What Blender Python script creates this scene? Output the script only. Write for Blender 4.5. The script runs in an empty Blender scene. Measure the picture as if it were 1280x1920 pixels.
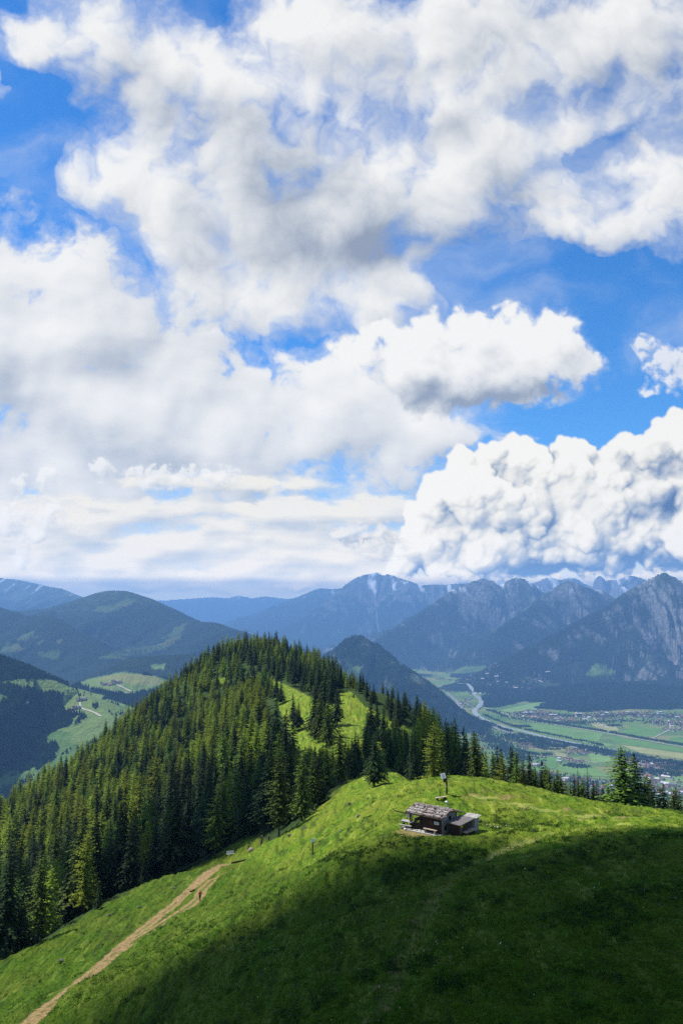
import bpy, math, random
import numpy as np
from mathutils import Vector, Matrix, Euler
sc = bpy.context.scene
R = math.radians
# ------------------------------------------------------------------ camera
F = 1536.0                      # focal length in photo pixels (photo 1280 x 1920)
EYE = 1000.0                    # eye height above the valley floor
PITCH = math.atan(170/F)
cam_d = bpy.data.cameras.new('camera'); cam = bpy.data.objects.new('camera', cam_d)
sc.collection.objects.link(cam); sc.camera = cam
cam_d.sensor_fit = 'VERTICAL'; cam_d.sensor_height = 36.0; cam_d.sensor_width = 24.0
cam_d.lens = 36.0*F/1920.0
cam_d.clip_start = 1.0; cam_d.clip_end = 400000.0
cam.location = (0, 0, EYE); cam.rotation_euler = (math.pi/2+PITCH, 0, 0)
# ------------------------------------------------------------------ sky and sun
SUN_EL, SUN_AZ = R(56), R(-66)      # azimuth measured from +Y (view), negative = to the left
sdir = Vector((math.sin(SUN_AZ)*math.cos(SUN_EL), math.cos(SUN_AZ)*math.cos(SUN_EL), math.sin(SUN_EL)))
w = bpy.data.worlds.new('World'); sc.world = w; w.use_nodes = True
nt = w.node_tree; nt.nodes.clear()
sky = nt.nodes.new('ShaderNodeTexSky'); sky.sky_type = 'NISHITA'; sky.sun_disc = False
sky.sun_elevation = SUN_EL; sky.sun_rotation = SUN_AZ; sky.altitude = 1600; sky.dust_density = 0.4; sky.ozone_density = 2.5
hs = nt.nodes.new('ShaderNodeHueSaturation'); hs.inputs['Saturation'].default_value = 1.3
tint = nt.nodes.new('ShaderNodeMixRGB'); tint.blend_type = 'MULTIPLY'; tint.inputs[0].default_value = 1.0; tint.inputs[2].default_value = (.86, 1.30, 1.52, 1)
# broken cloud over the rest of the sky, outside the part the cloud sheet covers
wt = nt.nodes.new('ShaderNodeTexCoord'); wn = nt.nodes.new('ShaderNodeTexNoise'); wn.inputs['Scale'].default_value = 3.2; wn.inputs['Detail'].default_value = 7; wn.inputs['Roughness'].default_value = .6
wr = nt.nodes.new('ShaderNodeValToRGB'); wr.color_ramp.elements[0].position = .44; wr.color_ramp.elements[1].position = .60
wd = nt.nodes.new('ShaderNodeVectorMath'); wd.operation = 'DOT_PRODUCT'; wd.inputs[1].default_value = (0, .93, .367)
wm = nt.nodes.new('ShaderNodeMapRange'); wm.inputs['From Min'].default_value = .70; wm.inputs['From Max'].default_value = .78; wm.inputs['To Min'].default_value = 1; wm.inputs['To Max'].default_value = 0
wmul = nt.nodes.new('ShaderNodeMath'); wmul.operation = 'MULTIPLY'; wmix = nt.nodes.new('ShaderNodeMixRGB'); wmix.inputs[2].default_value = (4.2, 4.4, 4.8, 1)
bg = nt.nodes.new('ShaderNodeBackground'); bg.inputs['Strength'].default_value = 0.085
wo = nt.nodes.new('ShaderNodeOutputWorld')
nt.links.new(sky.outputs[0], hs.inputs['Color']); nt.links.new(hs.outputs[0], tint.inputs[1]); nt.links.new(tint.outputs[0], wmix.inputs[1])
nt.links.new(wt.outputs['Generated'], wn.inputs['Vector']); nt.links.new(wn.outputs[0], wr.inputs[0]); nt.links.new(wt.outputs['Generated'], wd.inputs[0]); nt.links.new(wd.outputs['Value'], wm.inputs[0])
nt.links.new(wr.outputs[0], wmul.inputs[0]); nt.links.new(wm.outputs[0], wmul.inputs[1]); nt.links.new(wmul.outputs[0], wmix.inputs[0]); nt.links.new(wmix.outputs[0], bg.inputs[0]); nt.links.new(bg.outputs[0], wo.inputs[0])
sd = bpy.data.lights.new('sun', 'SUN'); sun = bpy.data.objects.new('sun', sd); sc.collection.objects.link(sun)
sd.energy = 5.0; sd.angle = R(0.5); sd.color = (1, .95, .86)
sun.rotation_euler = sdir.to_track_quat('Z', 'Y').to_euler(); sun.location = (-300, 100, 1500)
vs = sc.view_settings; vs.view_transform = 'Standard'; vs.look = 'None'; vs.exposure = 0.45; vs.gamma = 1.0
cy = sc.cycles; cy.max_bounces = 5; cy.diffuse_bounces = 2; cy.glossy_bounces = 2; cy.transmission_bounces = 3
cy.transparent_max_bounces = 12; cy.volume_bounces = 0; cy.caustics_reflective = False; cy.caustics_refractive = False
cy.use_denoising = False; cy.use_adaptive_sampling = True; cy.adaptive_threshold = 0.01

# ------------------------------------------------------------------ numpy helpers
def _hash(ix, iy, seed):
    h = (ix.astype(np.int64)*374761393 + iy.astype(np.int64)*668265263 + seed*1442695041) & 0xffffffff
    h = ((h ^ (h >> 13))*1274126177) & 0xffffffff
    return h ^ (h >> 16)
def gnoise(x, y, seed=0):
    ix = np.floor(x); iy = np.floor(y); fx = x-ix; fy = y-iy
    u = fx*fx*fx*(fx*(fx*6-15)+10); v = fy*fy*fy*(fy*(fy*6-15)+10)
    def g(dx, dy):
        a = _hash(ix+dx, iy+dy, seed)*(2*math.pi/4294967296.0)
        return np.cos(a)*(fx-dx)+np.sin(a)*(fy-dy)
    a = g(0, 0); b = g(1, 0); c = g(0, 1); d = g(1, 1)
    return (a+(b-a)*u + ((c+(d-c)*u)-(a+(b-a)*u))*v)*1.5
def fbm(x, y, oct=5, seed=0, gain=.5, lac=2.03):
    s = np.zeros_like(x); a = 1.0; n = 0
    for i in range(oct):
        s += a*gnoise(x+17.3*i, y-9.1*i, seed+i); n += a; a *= gain; x = x*lac; y = y*lac
    return s/n
def ridged(x, y, oct=5, seed=0, gain=.55, lac=2.07):
    s = np.zeros_like(x); a = 1.0; n = 0
    for i in range(oct):
        s += a*(1-np.abs(gnoise(x+7.7*i, y+3.1*i, seed+i))*2.0); n += a; a *= gain; x = x*lac; y = y*lac
    return s/n
def sstep(a, b, x):
    t = np.clip((x-a)/(b-a), 0, 1); return t*t*(3-2*t)
def ray(px, py):                   # direction of a photo pixel
    x = (px-640)/F; u = (960-py)/F; c, s = math.cos(PITCH), math.sin(PITCH)
    return np.array([x, c-u*s, s+u*c])
def at(px, py, d):                 # world point on that ray at horizontal distance d along +Y
    r = ray(px, py); return r*(d/r[1])+np.array([0, 0, EYE])
def proj(x, y, z):                 # world -> photo pixel
    c, s = math.cos(PITCH), math.sin(PITCH); zz = z-EYE
    f = y*c+zz*s; u = -y*s+zz*c
    f = np.where(f < 1e-3, 1e-3, f)
    return 640+F*x/f, 960-F*u/f
def inpoly(px, py, poly):
    inside = np.zeros(px.shape, bool); n = len(poly); j = n-1
    for i in range(n):
        xi, yi = poly[i]; xj, yj = poly[j]
        if yi != yj:
            c = ((yi > py) != (yj > py)) & (px < (xj-xi)*(py-yi)/(yj-yi)+xi)
            inside ^= c
        j = i
    return inside
def polydist(x, y, pts, closed=False):   # distance to polyline + interpolation parameter
    best = np.full(x.shape, 1e18); par = np.zeros(x.shape)
    n = len(pts)
    for i in range(n-1):
        ax, ay = pts[i][:2]; bx, by = pts[i+1][:2]; dx, dy = bx-ax, by-ay
        t = np.clip(((x-ax)*dx+(y-ay)*dy)/(dx*dx+dy*dy+1e-9), 0, 1)
        d = (x-ax-t*dx)**2+(y-ay-t*dy)**2; m = d < best
        best[m] = d[m]; par[m] = i+t[m]
    return np.sqrt(best), par
# ------------------------------------------------------------------ object helpers
def link(o, parent=None):
    sc.collection.objects.link(o)
    if parent is not None: o.parent = parent
    return o
def tag(o, label=None, cat=None, group=None, kind=None):
    if label: o['label'] = label
    if cat: o['category'] = cat
    if group: o['group'] = group
    if kind: o['kind'] = kind
    return o
def np_mesh(name, co, faces, mats=(), smooth=False, midx=None):
    me = bpy.data.meshes.new(name); co = np.asarray(co, np.float32); faces = np.asarray(faces, np.int32)
    k = faces.shape[1]
    me.vertices.add(len(co)); me.vertices.foreach_set('co', co.ravel())
    me.loops.add(faces.size); me.loops.foreach_set('vertex_index', faces.ravel())
    me.polygons.add(len(faces)); me.polygons.foreach_set('loop_start', np.arange(0, faces.size, k, dtype=np.int32))
    me.polygons.foreach_set('loop_total', np.full(len(faces), k, np.int32))
    if midx is not None: me.polygons.foreach_set('material_index', np.asarray(midx, np.int32))
    me.update(calc_edges=True)
    me.polygons.foreach_set('use_smooth', np.full(len(faces), smooth, bool))
    for m in mats: me.materials.append(m)
    return me
def add_attr(me, name, arr, typ='FLOAT'):
    a = me.attributes.new(name, typ, 'POINT')
    arr = np.asarray(arr, np.float32)
    if typ == 'FLOAT': a.data.foreach_set('value', arr.ravel())
    elif typ == 'FLOAT_COLOR': a.data.foreach_set('color', arr.ravel())
    else: a.data.foreach_set('vector', arr.ravel())
def grid_faces(nr, nc):
    i = np.arange(nr-1)[:, None]*nc+np.arange(nc-1)[None, :]; i = i.ravel()
    return np.stack([i, i+1, i+nc+1, i+nc], 1)
class NT:                          # tiny node-tree writer
    def __init__(s, name, disp=False):
        s.m = bpy.data.materials.new(name); s.m.use_nodes = True; s.t = s.m.node_tree; s.t.nodes.clear()
        s.out = s.t.nodes.new('ShaderNodeOutputMaterial')
    def n(s, typ, ins=None, **props):
        nd = s.t.nodes.new('ShaderNode'+typ)
        for k, v in props.items(): setattr(nd, k, v)
        for k, v in (ins or {}).items():
            sk = nd.inputs[k]
            if isinstance(v, bpy.types.NodeSocket): s.t.links.new(v, sk)
            else: sk.default_value = v
        return nd
    def math(s, op, a, b=0.0, clamp=False):
        return s.n('Math', {0: a, 1: b}, operation=op, use_clamp=clamp).outputs[0]
    def mix(s, f, a, b, blend='MIX'):
        nd = s.n('MixRGB', {0: f, 1: a, 2: b}, blend_type=blend); return nd.outputs[0]
    def ramp(s, f, stops, interp='LINEAR'):
        nd = s.n('ValToRGB', {0: f}); cr = nd.color_ramp; cr.interpolation = interp
        while len(cr.elements) > 1: cr.elements.remove(cr.elements[-1])
        cr.elements[0].position = stops[0][0]; cr.elements[0].color = c4(stops[0][1])
        for p, c in stops[1:]:
            e = cr.elements.new(p); e.color = c4(c)
        return nd.outputs[0]
    def noise(s, scale, detail=4, rough=.55, vec=None, dist=0.0):
        ins = {'Scale': scale, 'Detail': detail, 'Roughness': rough, 'Distortion': dist}
        if vec is not None: ins['Vector'] = vec
        return s.n('TexNoise', ins).outputs[0]
    def attr(s, name, out='Fac'): return s.n('Attribute', attribute_name=name).outputs[out]
    def pos(s): return s.n('NewGeometry').outputs['Position']
    def bsdf(s, col, rough=.9, spec=.2, normal=None, **ins):
        d = {'Base Color': col, 'Roughness': rough, 'Specular IOR Level': spec}; d.update(ins)
        if normal is not None: d['Normal'] = normal
        b = s.n('BsdfPrincipled', d); s.t.links.new(b.outputs[0], s.out.inputs[0]); return b
    def bump(s, h, strength=.5, dist=.1):
        return s.n('Bump', {'Height': h, 'Strength': strength, 'Distance': dist}).outputs[0]
def c4(c):
    if isinstance(c, (int, float)): return (c, c, c, 1)
    return tuple(c) if len(c) == 4 else (*c, 1)
rng = np.random.default_rng(7); random.seed(7)
# ------------------------------------------------------------------ near terrain (height field fitted through surveyed points)
ctl = [(0,1920,95),(200,1920,80),(400,1920,65),(640,1920,52),(900,1920,46),(1280,1920,42),(1280,1820,48),(1000,1820,52),(640,1820,61),
 (640,1700,80),(640,1600,118),(640,1540,150),(640,1490,185),(900,1700,64),(900,1610,84),(960,1582,91),(1280,1700,57),(1080,1700,60),
 (1180,1552,85),(1280,1566,78),(1060,1575,84),(1120,1536,104),(1230,1537,104),(1000,1512,115),(1280,1527,122),(1180,1512,128),(1060,1498,128),
 (960,1476,130),(900,1464,130),(850,1470,127),(835,1491,118),(800,1480,130),(760,1470,140),(740,1441,190),(700,1475,165),(760,1500,118),
 (860,1572,94),(790,1565,97),(740,1580,92),(700,1640,82),(760,1545,104),(800,1515,112),(890,1535,105),(950,1548,100),(1000,1555,98),
 (300,1800,100),(460,1700,112),(50,1920,90),(130,1860,105),(230,1790,122),(330,1710,145),(400,1640,170),(455,1613,185),(500,1620,150),
 (560,1580,150),(585,1600,135),(0,1800,140),(100,1765,150),(200,1700,165),(300,1650,182),(400,1612,200),(480,1577,195),(527,1567,170),(590,1530,180),
 (520,1290,560),(600,1340,420),(560,1400,340),(640,1400,310),(700,1350,400),(770,1365,400),(600,1300,500),(650,1312,500),(620,1440,260),(660,1462,215)]
P = [at(*c) for c in ctl]
def az(px, d, z): P.append(np.array([(px-640)/F*d, d, EYE+z]))
for a in [(100,240,-90),(200,260,-86),(0,230,-92),(350,280,-78),(0,400,-118),(0,520,-134),(200,650,-112),(330,780,-86),(420,850,-72),(490,880,-64),
  (600,780,-78),(700,620,-80),(800,450,-72),(880,300,-70),(960,240,-62),(300,400,-92),(400,400,-82),(400,600,-84),(200,450,-112),(500,280,-68),
  (450,240,-66),(0,750,-330),(-400,600,-350),(-400,300,-190),(-400,150,-110),(-400,60,-66),(200,1000,-330),(490,1200,-290),(700,900,-280),
  (900,500,-240),(1100,300,-160),(1280,220,-105),(1150,170,-62),(1280,160,-56),(1000,170,-47),(900,180,-46),(800,190,-45),(1700,150,-62),(1700,60,-19),(1700,300,-210),(640,20,-17),(640,4,-15),
  (-300,1000,-560),(1300,600,-480),(900,1000,-560),(300,1400,-620),(900,1500,-800),(1300,1500,-850),(1700,1000,-750),(1200,650,-500),(1500,500,-400),(640,1580,-700),(0,1500,-800),(-400,1400,-850),(-300,700,-450)]: az(*a)
P = np.array(P)
def tps_fit(P, lam=4.0):
    n = len(P); X = P[:, :2]/100.0
    d2 = ((X[:, None]-X[None])**2).sum(-1); K = np.where(d2 > 0, .5*d2*np.log(d2+1e-12), 0)+np.eye(n)*lam*1e-3
    Q = np.c_[np.ones(n), X]; A = np.block([[K, Q], [Q.T, np.zeros((3, 3))]])
    sol = np.linalg.solve(A, np.r_[P[:, 2], 0, 0, 0]); return X, sol
_X, _S = tps_fit(P)
def tps(x, y):
    x = x/100.0; y = y/100.0; out = _S[-3]+_S[-2]*x+_S[-1]*y
    for (a, b), wgt in zip(_X, _S[:-3]):
        d2 = (x-a)**2+(y-b)**2; out = out+wgt*.5*d2*np.log(d2+1e-12)
    return out
HUT = at(822, 1566, 96.0)
_ts = np.arange(25, 700, .25)
def hit(px, py):                    # first point of the fitted hill under a sight line
    r = ray(px, py); X = r[0]/r[1]*_ts; Z = EYE+r[2]/r[1]*_ts; g = tps(X, _ts); i = int(np.argmax(Z <= g))
    return np.array([X[i], _ts[i], g[i]])
track = np.array([hit(*t) for t in [(-30,1990),(50,1920),(130,1856),(200,1798),(262,1745),(330,1690),(350,1671),(370,1654),(390,1636),(418,1622),(462,1613)]])
track2 = np.array([hit(*t) for t in [(225,1778),(285,1742),(325,1716),(355,1697),(374,1680),(380,1666),(400,1648),(434,1632)]])
path = np.array([hit(*t) for t in [(1400,1562),(1280,1549),(1150,1546),(1040,1562),(960,1585),(900,1612),(830,1660),(795,1710),(765,1790),(735,1850),(700,1920),(680,1990)]])
path2 = np.array([hit(*t) for t in [(890,1492),(950,1505),(1040,1523),(1150,1534),(1290,1538)]])
def near_z(x, y, detail=True):
    z = tps(x, y)
    r = np.hypot(x, y)
    z = z-2.2*np.exp(-((r-0)/12)**2)
    if detail:
        near = 1-sstep(250, 600, r)
        lx = x*.9+y*.45; ly = y*.9-x*.45
        z = z+1.5*fbm(x/19, y/19, 3, 5)*near*sstep(40, 80, r)*.6
        z = z+.55*fbm(lx/2.6, ly/5.2, 4, 21)*near
        tr = ridged(lx/1.1+.8*fbm(x/4, y/4, 2, 3), ly/3.0, 3, 31)
        z = z+.27*tr*near
        step = ridged(x/2.1+.9*fbm(x/6, y/9, 3, 12), y/13.0+.6*fbm(x/7, y/7, 2, 13), 2, 55)
        z = z+.34*(step-.45)*near*(1-sstep(-2, 14, x))*sstep(55, 75, r)
        # bowl behind the hut and the scar beside it
        for (cx, cy_, sx, sy, dep) in [(13+7.5, 104, 7, 4, -1.0)]:
            z = z+dep*np.exp(-((x-cx)/sx)**2-((y-cy_)/sy)**2)
    # level pad under the hut
    dx, dy = x-HUT[0]-0.3, y-HUT[1]-2.2
    m = 1-sstep(3.4, 6.5, np.hypot(dx/1.25, dy))
    z = z*(1-m)+m*(HUT[2])
    return z
def flatten_paths(x, y, z):
    for ln, wd, dp in ((track, 1.5, .3), (track2, 1.1, .25), (path, .5, .3), (path2, 1.2, .15)):
        d, p = polydist(x, y, ln)
        zi = np.interp(p, np.arange(len(ln)), tps(ln[:, 0], ln[:, 1]))
        m = 1-sstep(wd*.75, wd*2.1, d)
        m = m*.85
        z = z*(1-m)+m*(zi-dp)
    return z
na, nd_ = 1150, 1150
A = np.linspace(R(-33), R(33), na)
t = np.linspace(0, 1, nd_)
D = 3*np.exp(np.log(1600/3.)*t**.9)
D = np.interp(t, [0, .05, .80, 1], [3, 30, 330, 1600]); D = np.interp(np.linspace(0, 1, nd_), np.linspace(0, 1, nd_), D)
# smooth geometric spacing: step grows with distance
s = [3.0]
k = 0
Dl = [3.0]
while Dl[-1] < 1600: Dl.append(Dl[-1]+max(.10 if Dl[-1] > 30 else .6, Dl[-1]*.0021*(1 if Dl[-1] < 230 else (Dl[-1]/230)**1.1)))
D = np.array(Dl); nd_ = len(D)
print('near rows', nd_)
DD, AA = np.meshgrid(D, A, indexing='ij')
NX = DD*np.sin(AA); NY = DD*np.cos(AA)
NZ = flatten_paths(NX, NY, near_z(NX, NY))
# ------------------------------------------------------------------ ground of the near hill: attributes and material
dtr, ptr = polydist(NX, NY, track); dtr2, _ = polydist(NX, NY, track2); dpa, ppa = polydist(NX, NY, path); dpb, _ = polydist(NX, NY, path2)
wob = fbm(NX/1.6, NY/1.6, 3, 77)
def band(d, w0): return 1-sstep(w0*.7, w0*1.15, d+wob*1.1)
wtr = .95+.55*sstep(6, 8.5, ptr)*(1-sstep(9.3, 10, ptr))+.15*sstep(4, 1, ptr)
m1 = (1-sstep(.75, 1.1, (dtr+wob*.45)/wtr))*(1-.8*np.exp(-(dtr/.22)**2)*sstep(-.1, .1, wob+.05)*(ptr < 6.5)); m2 = (1-sstep(.7, 1.1, (dtr2+wob*.4)/1.0))*(1-.95*np.exp(-((dtr2)/.28)**2))
dirt = np.maximum(m1, m2)
hutd = np.hypot((NX-HUT[0]+.2)/1.25, NY-HUT[1]-1.4)
dirt = np.maximum(dirt, .75*(1-sstep(2.9, 4.0, hutd+wob*1.0)))
worn = (1-sstep(.35, np.where(ppa < 4.5, 1.15, .8), dpa+wob*.5))*np.where(ppa < 5, .95, .25)*sstep(-.35, .1, fbm(NX/3, NY/3, 3, 9)+.1)+.7*band(dpb, 1.2)*(fbm(NX/3, NY/3, 3, 9) > -.15)
bare = sstep(.16, .34, fbm(NX/2.6, NY/1.4, 4, 99))*np.exp(-(dpb/3.2)**2)+.5*sstep(.2, .4, fbm(NX/1.3, NY/1.3, 3, 98))*np.exp(-(dpa/1.8)**2)*(NY < 75)
PX, PY = proj(NX, NY, NZ)
edge_px = np.array([-400,-200,0,100,200,300,400,450,490,527,585,640,680,720,760,800,850,900,950,1000,1050,1100,1280,1800])
edge_d = np.array([125,130,140,150,166,184,203,208,196,171,181,194,222,232,206,176,166,166,158,148,144,142,140,135])
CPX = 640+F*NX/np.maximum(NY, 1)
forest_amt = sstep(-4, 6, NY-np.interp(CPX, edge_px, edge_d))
MEADOW = [(498,1280),(512,1274),(545,1288),(600,1316),(630,1322),(640,1292),(658,1296),(684,1325),(730,1347),(778,1368),(742,1366),(712,1364),(694,1372),(680,1392),(640,1400),(612,1404),(575,1385),(548,1350),(518,1310)]
lush = sstep(-6, 14, NY-np.interp(NX, [-60,-30,-12,0,10,30,60], [330,200,140,100,84,70,60])+8*fbm(NX/14, NY/14, 3, 61))  # mask of painted sunlight: mound bright, lower slope in shade
inm = inpoly(PX, PY, MEADOW) | inpoly(PX, PY, [(405,1272),(425,1268),(428,1285),(412,1290)]) | inpoly(PX, PY, [(215,1472),(236,1464),(236,1490),(222,1500)])
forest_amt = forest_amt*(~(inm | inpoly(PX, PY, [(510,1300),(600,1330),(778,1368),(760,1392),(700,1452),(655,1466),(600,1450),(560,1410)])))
# ------------------------------------------------------------------ far terrain
def K(lst): return np.array([at(px, py, d*1000.0) for px, py, d in lst])
MTN = [
 # name, crest, base, width, power, gully amplitude, spacing, kind (rockiness)
 (K([(-260,1070,24),(-80,1072,23),(0,1083,22),(30,1086,21.5),(60,1092,21),(90,1099,20),(115,1103,19),(160,1122,17),(240,1160,14)]), 350, 5200, 1.2, .34, 900, .3),
 (K([(-200,1150,12),(0,1148,12.2),(90,1140,11.5),(160,1119,11),(180,1112,10.7),(203,1107,10.5),(235,1107,10.3),(255,1113,10.1),(280,1121,9.9),(310,1140,9.7),(340,1159,9.5),(370,1165,9.2),(405,1167,9.0),(425,1180,8.8),(450,1196,8.7),(500,1224,8.4),(560,1262,8.2)]), 330, 3900, 1.25, .30, 700, .0),
 (K([(-200,1140,8.8),(0,1138,8.6),(35,1148,8.5),(50,1155,8.4),(85,1153,8.2),(110,1160,8.0),(150,1190,7.7),(210,1230,7.3)]), 330, 1900, 1.2, .30, 520, .0),
 (K([(250,1128,40),(330,1124,40),(400,1119,39.5),(430,1121,39.5),(448,1116,39.5),(470,1121,39),(500,1118,39),(540,1122,39),(640,1110,39)]), -200, 5000, 1.0, .3, 2200, .5),
 (K([(415,1180,30),(470,1165,29),(500,1142,28.5),(520,1133,28),(545,1131,28),(560,1125,28),(582,1113,28),(602,1102,27),(622,1104,27),(660,1100,27)]), -100, 6500, 1.15, .3, 1300, .3),
 (K([(455,1203,21),(500,1192,21.5),(560,1163,22),(600,1137,22.5),(640,1103,23),(655,1090,23.2),(672,1080,23.4),(690,1075,23.5),(706,1071,23.5),(716,1077,23.5),(732,1076,23.4),(745,1082,23.3),(765,1088,23),(790,1096,23),(830,1095,23),(880,1092,23)]), -60, 5600, 1.2, .42, 1000, .75),
 (K([(660,1228,12.5),(705,1200,13),(740,1178,13.6),(790,1146,14.3),(830,1118,15),(852,1103,15.3),(868,1096,15.5),(882,1090,15.6),(905,1084,15.8),(922,1087,15.8),(938,1097,15.8),(950,1088,15.8),(966,1082,15.9),(982,1084,16),(1000,1096,16),(1015,1108,16)]), -20, 4300, 1.15, .42, 850, .75),
 (K([(905,1100,24),(985,1098,24),(1005,1090,24),(1030,1080,24),(1045,1086,24),(1060,1084,24),(1078,1082,24),(1095,1094,24),(1110,1100,23.5),(1116,1082,23.5),(1124,1079,23.5),(1135,1087,23.5),(1150,1087,23.5),(1165,1083,23.3),(1182,1078,23),(1195,1081,23),(1212,1087,23),(1240,1090,23),(1350,1080,23)]), 100, 5200, 1.1, .5, 900, 1.0),
 (K([(930,1180,12),(990,1140,13),(1012,1118,13.4),(1035,1103,13.6),(1050,1093,13.7),(1064,1087,13.7),(1078,1091,13.7),(1095,1099,13.8),(1112,1104,14),(1128,1106,14.2),(1150,1120,14.5),(1180,1135,14.5)]), -20, 3600, 1.2, .42, 620, .75),
 (K([(905,1256,9.6),(960,1225,9.9),(1040,1184,10.3),(1100,1152,10.6),(1140,1133,10.8),(1165,1113,10.9),(1190,1098,11),(1215,1085,11),(1232,1076,11),(1244,1071,11),(1256,1077,11),(1275,1087,11),(1300,1090,11),(1400,1060,11),(1600,1040,11)]), -20, 3800, 1.3, .33, 520, .85),
 (K([(1000,1297,9.0),(1060,1286,9.0),(1130,1279,9.0),(1200,1276,9.0),(1290,1272,9.0),(1400,1270,9.0)]), -20, 1500, 1.2, .12, 420, .0),
 (K([(585,1245,7.2),(612,1226,7.2),(630,1211,7.2),(648,1198,7.15),(660,1193,7.1),(675,1192,7.1),(690,1198,7.0),(705,1206,7.0),(730,1227,6.9),(760,1250,6.8),(800,1276,6.7),(830,1300,6.6),(862,1332,6.5),(900,1372,6.3),(950,1425,6.0),(1000,1470,5.8)]), -30, 1250, 1.1, .16, 260, .45),
 (K([(-300,1215,3.4),(0,1231,3.5),(35,1243,3.55),(60,1254,3.6),(90,1268,3.6),(120,1281,3.6),(150,1296,3.6),(200,1335,3.4),(260,1390,3.2)]), 300, 1500, 1.0, .14, 420, .0),
 (K([(60,1310,4.6),(120,1296,4.7),(165,1276,4.8),(200,1268,4.8),(232,1262,4.8),(270,1264,4.8),(310,1272,4.8),(350,1284,4.8)]), 330, 1100, 1.1, .10, 420, .0),
 (K([(195,1255,6.1),(225,1240,6.1),(255,1231,6.1),(300,1228,6.1),(350,1226,6.1),(400,1230,6.0),(440,1240,6.0)]), 330, 1000, 1.2, .12, 400, .0),
 (K([(845,1263,11.5),(870,1250,11.4),(900,1246,11.4),(940,1247,11.3),(985,1246,11)]), 0, 900, 1.3, .2, 400, .0),
 (K([(875,1278,10.2),(900,1266,10.2),(925,1272,10.2)]), 0, 420, 1.2, .2, 300, .0),
]
def far_z(x, y, full=True):
    px = 640+F*x/np.maximum(y, 1)
    left = (1-sstep(420, 640, px))*(1-sstep(7000, 14000, y))
    base = 330*left+12*fbm(x/900, y/900, 3, 50)*left
    z = base.copy(); rock = np.zeros_like(x); hgt = np.zeros_like(x)
    wx = 260*fbm(x/1500, y/1500, 4, 71); wy = 260*fbm(x/1500, y/1500, 4, 72)
    for i, (cr, b, W, p, ga, sp, rk) in enumerate(MTN):
        lo = cr.min(0)-W-600; hi = cr.max(0)+W+600
        m = (x > lo[0]) & (x < hi[0]) & (y > lo[1]) & (y < hi[1])
        if not m.any(): continue
        xs, ys = x[m], y[m]
        d0, par = polydist(xs, ys, cr)
        k = np.clip(d0/(W*.35), 0, 1)
        d, par2 = polydist(xs+wx[m]*k*W/4000, ys+wy[m]*k*W/4000, cr)
        seg = np.r_[0, np.cumsum(np.hypot(*np.diff(cr[:, :2], axis=0).T))]
        al = np.interp(par2, np.arange(len(cr)), seg); zc = np.interp(par, np.arange(len(cr)), cr[:, 2])
        b = np.minimum(b, base[m])
        H = np.maximum(zc-b, 20); W0 = W; W = W0*np.clip(H/(cr[:, 2].max()-max(MTN[i][1], 0)), .12, 1)**.75
        g = ridged(al/sp+.35*fbm(xs/sp, ys/sp, 3, 11+i), d/(sp*2.6), 5, 40+i, .5)        # spurs and gullies down the fall line
        g2 = ridged(al/(sp*.22), d/(sp*1.2), 3, 140+i, .5)
        near_c = sstep(0, .30, d/W); t_ = np.clip(1-d/W, 0, 1)
        env = near_c*sstep(0, .35, t_)
        zz = b+H*t_**p - H*ga*env*(1-g)*.9 - H*.05*(1-g2)*sstep(0, .08, d/W)*sstep(0, .2, t_)*(.4+rk)
        zz = zz - H*.012*(1-ridged(al/(sp*.12), d/sp, 3, 240+i))*(.2+rk)
        zz = np.where(t_ > 0, zz, -1e9)
        zm = z[m]; up = zz > zm
        zm[up] = zz[up]; z[m] = zm
        r_ = rock[m]; h_ = hgt[m]; r_[up] = (rk*np.ones_like(zz))[up]; h_[up] = (t_)[up]; rock[m] = r_; hgt[m] = h_
    z = z+(4*fbm(x/160, y/160, 4, 60)+1.2*fbm(x/25, y/25, 2, 61))*sstep(15, 90, z)*sstep(0, .05, hgt)
    return z, rock, hgt
Df = [1500.0]
while Df[-1] < 43000: Df.append(Df[-1]*(1.0018 if Df[-1] < 5000 else 1.0034)+2)
Df = np.array(Df); Af = np.linspace(R(-30), R(30), 1250)
print('far rows', len(Df))
D2, A2 = np.meshgrid(Df, Af, indexing='ij')
FX = D2*np.sin(A2); FY = D2*np.cos(A2); FZ, FR, FH = far_z(FX, FY)
FPX, FPY = proj(FX, FY, FZ)
gx = np.gradient(FZ, axis=1)/(D2*(Af[1]-Af[0])); gy = np.gradient(FZ, axis=0)/np.gradient(D2, axis=0)
slope = np.hypot(gx, gy)
nz1 = fbm(FX/700, FY/700, 5, 91); nz2 = fbm(FX/220, FY/220, 4, 92); nz3 = fbm(FX/2500, FY/2500, 3, 93)
hill = sstep(8, 30, FZ-330*(1-sstep(420, 640, FPX))*(1-sstep(7000, 14000, FY)))
a_for = np.clip(hill*1.0, 0, 1)
# high alpine grass above the tree line, rock on steep upper flanks
alt = FZ
alpine = sstep(900, 1150, alt+nz1*350)
rockm = FR*sstep(.62, .98, slope*.42+.62*sstep(450, 1500, alt)+nz2*.9+nz1*.7)
rockm = np.clip(rockm, 0, 1)
snow = sstep(.2, .36, fbm(FX/260, FY/600, 4, 97)+.00032*(alt-1350))*sstep(1050, 1350, alt)*np.clip(FR+.2, 0, 1)
mead = np.zeros_like(FX)
def paint(poly, amt=1.0, rag=10):
    global mead, a_for, rockm
    m = inpoly(FPX+rag*nz2, FPY+rag*.4*nz1, poly)
    mead = np.where(m, amt, mead)
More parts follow.
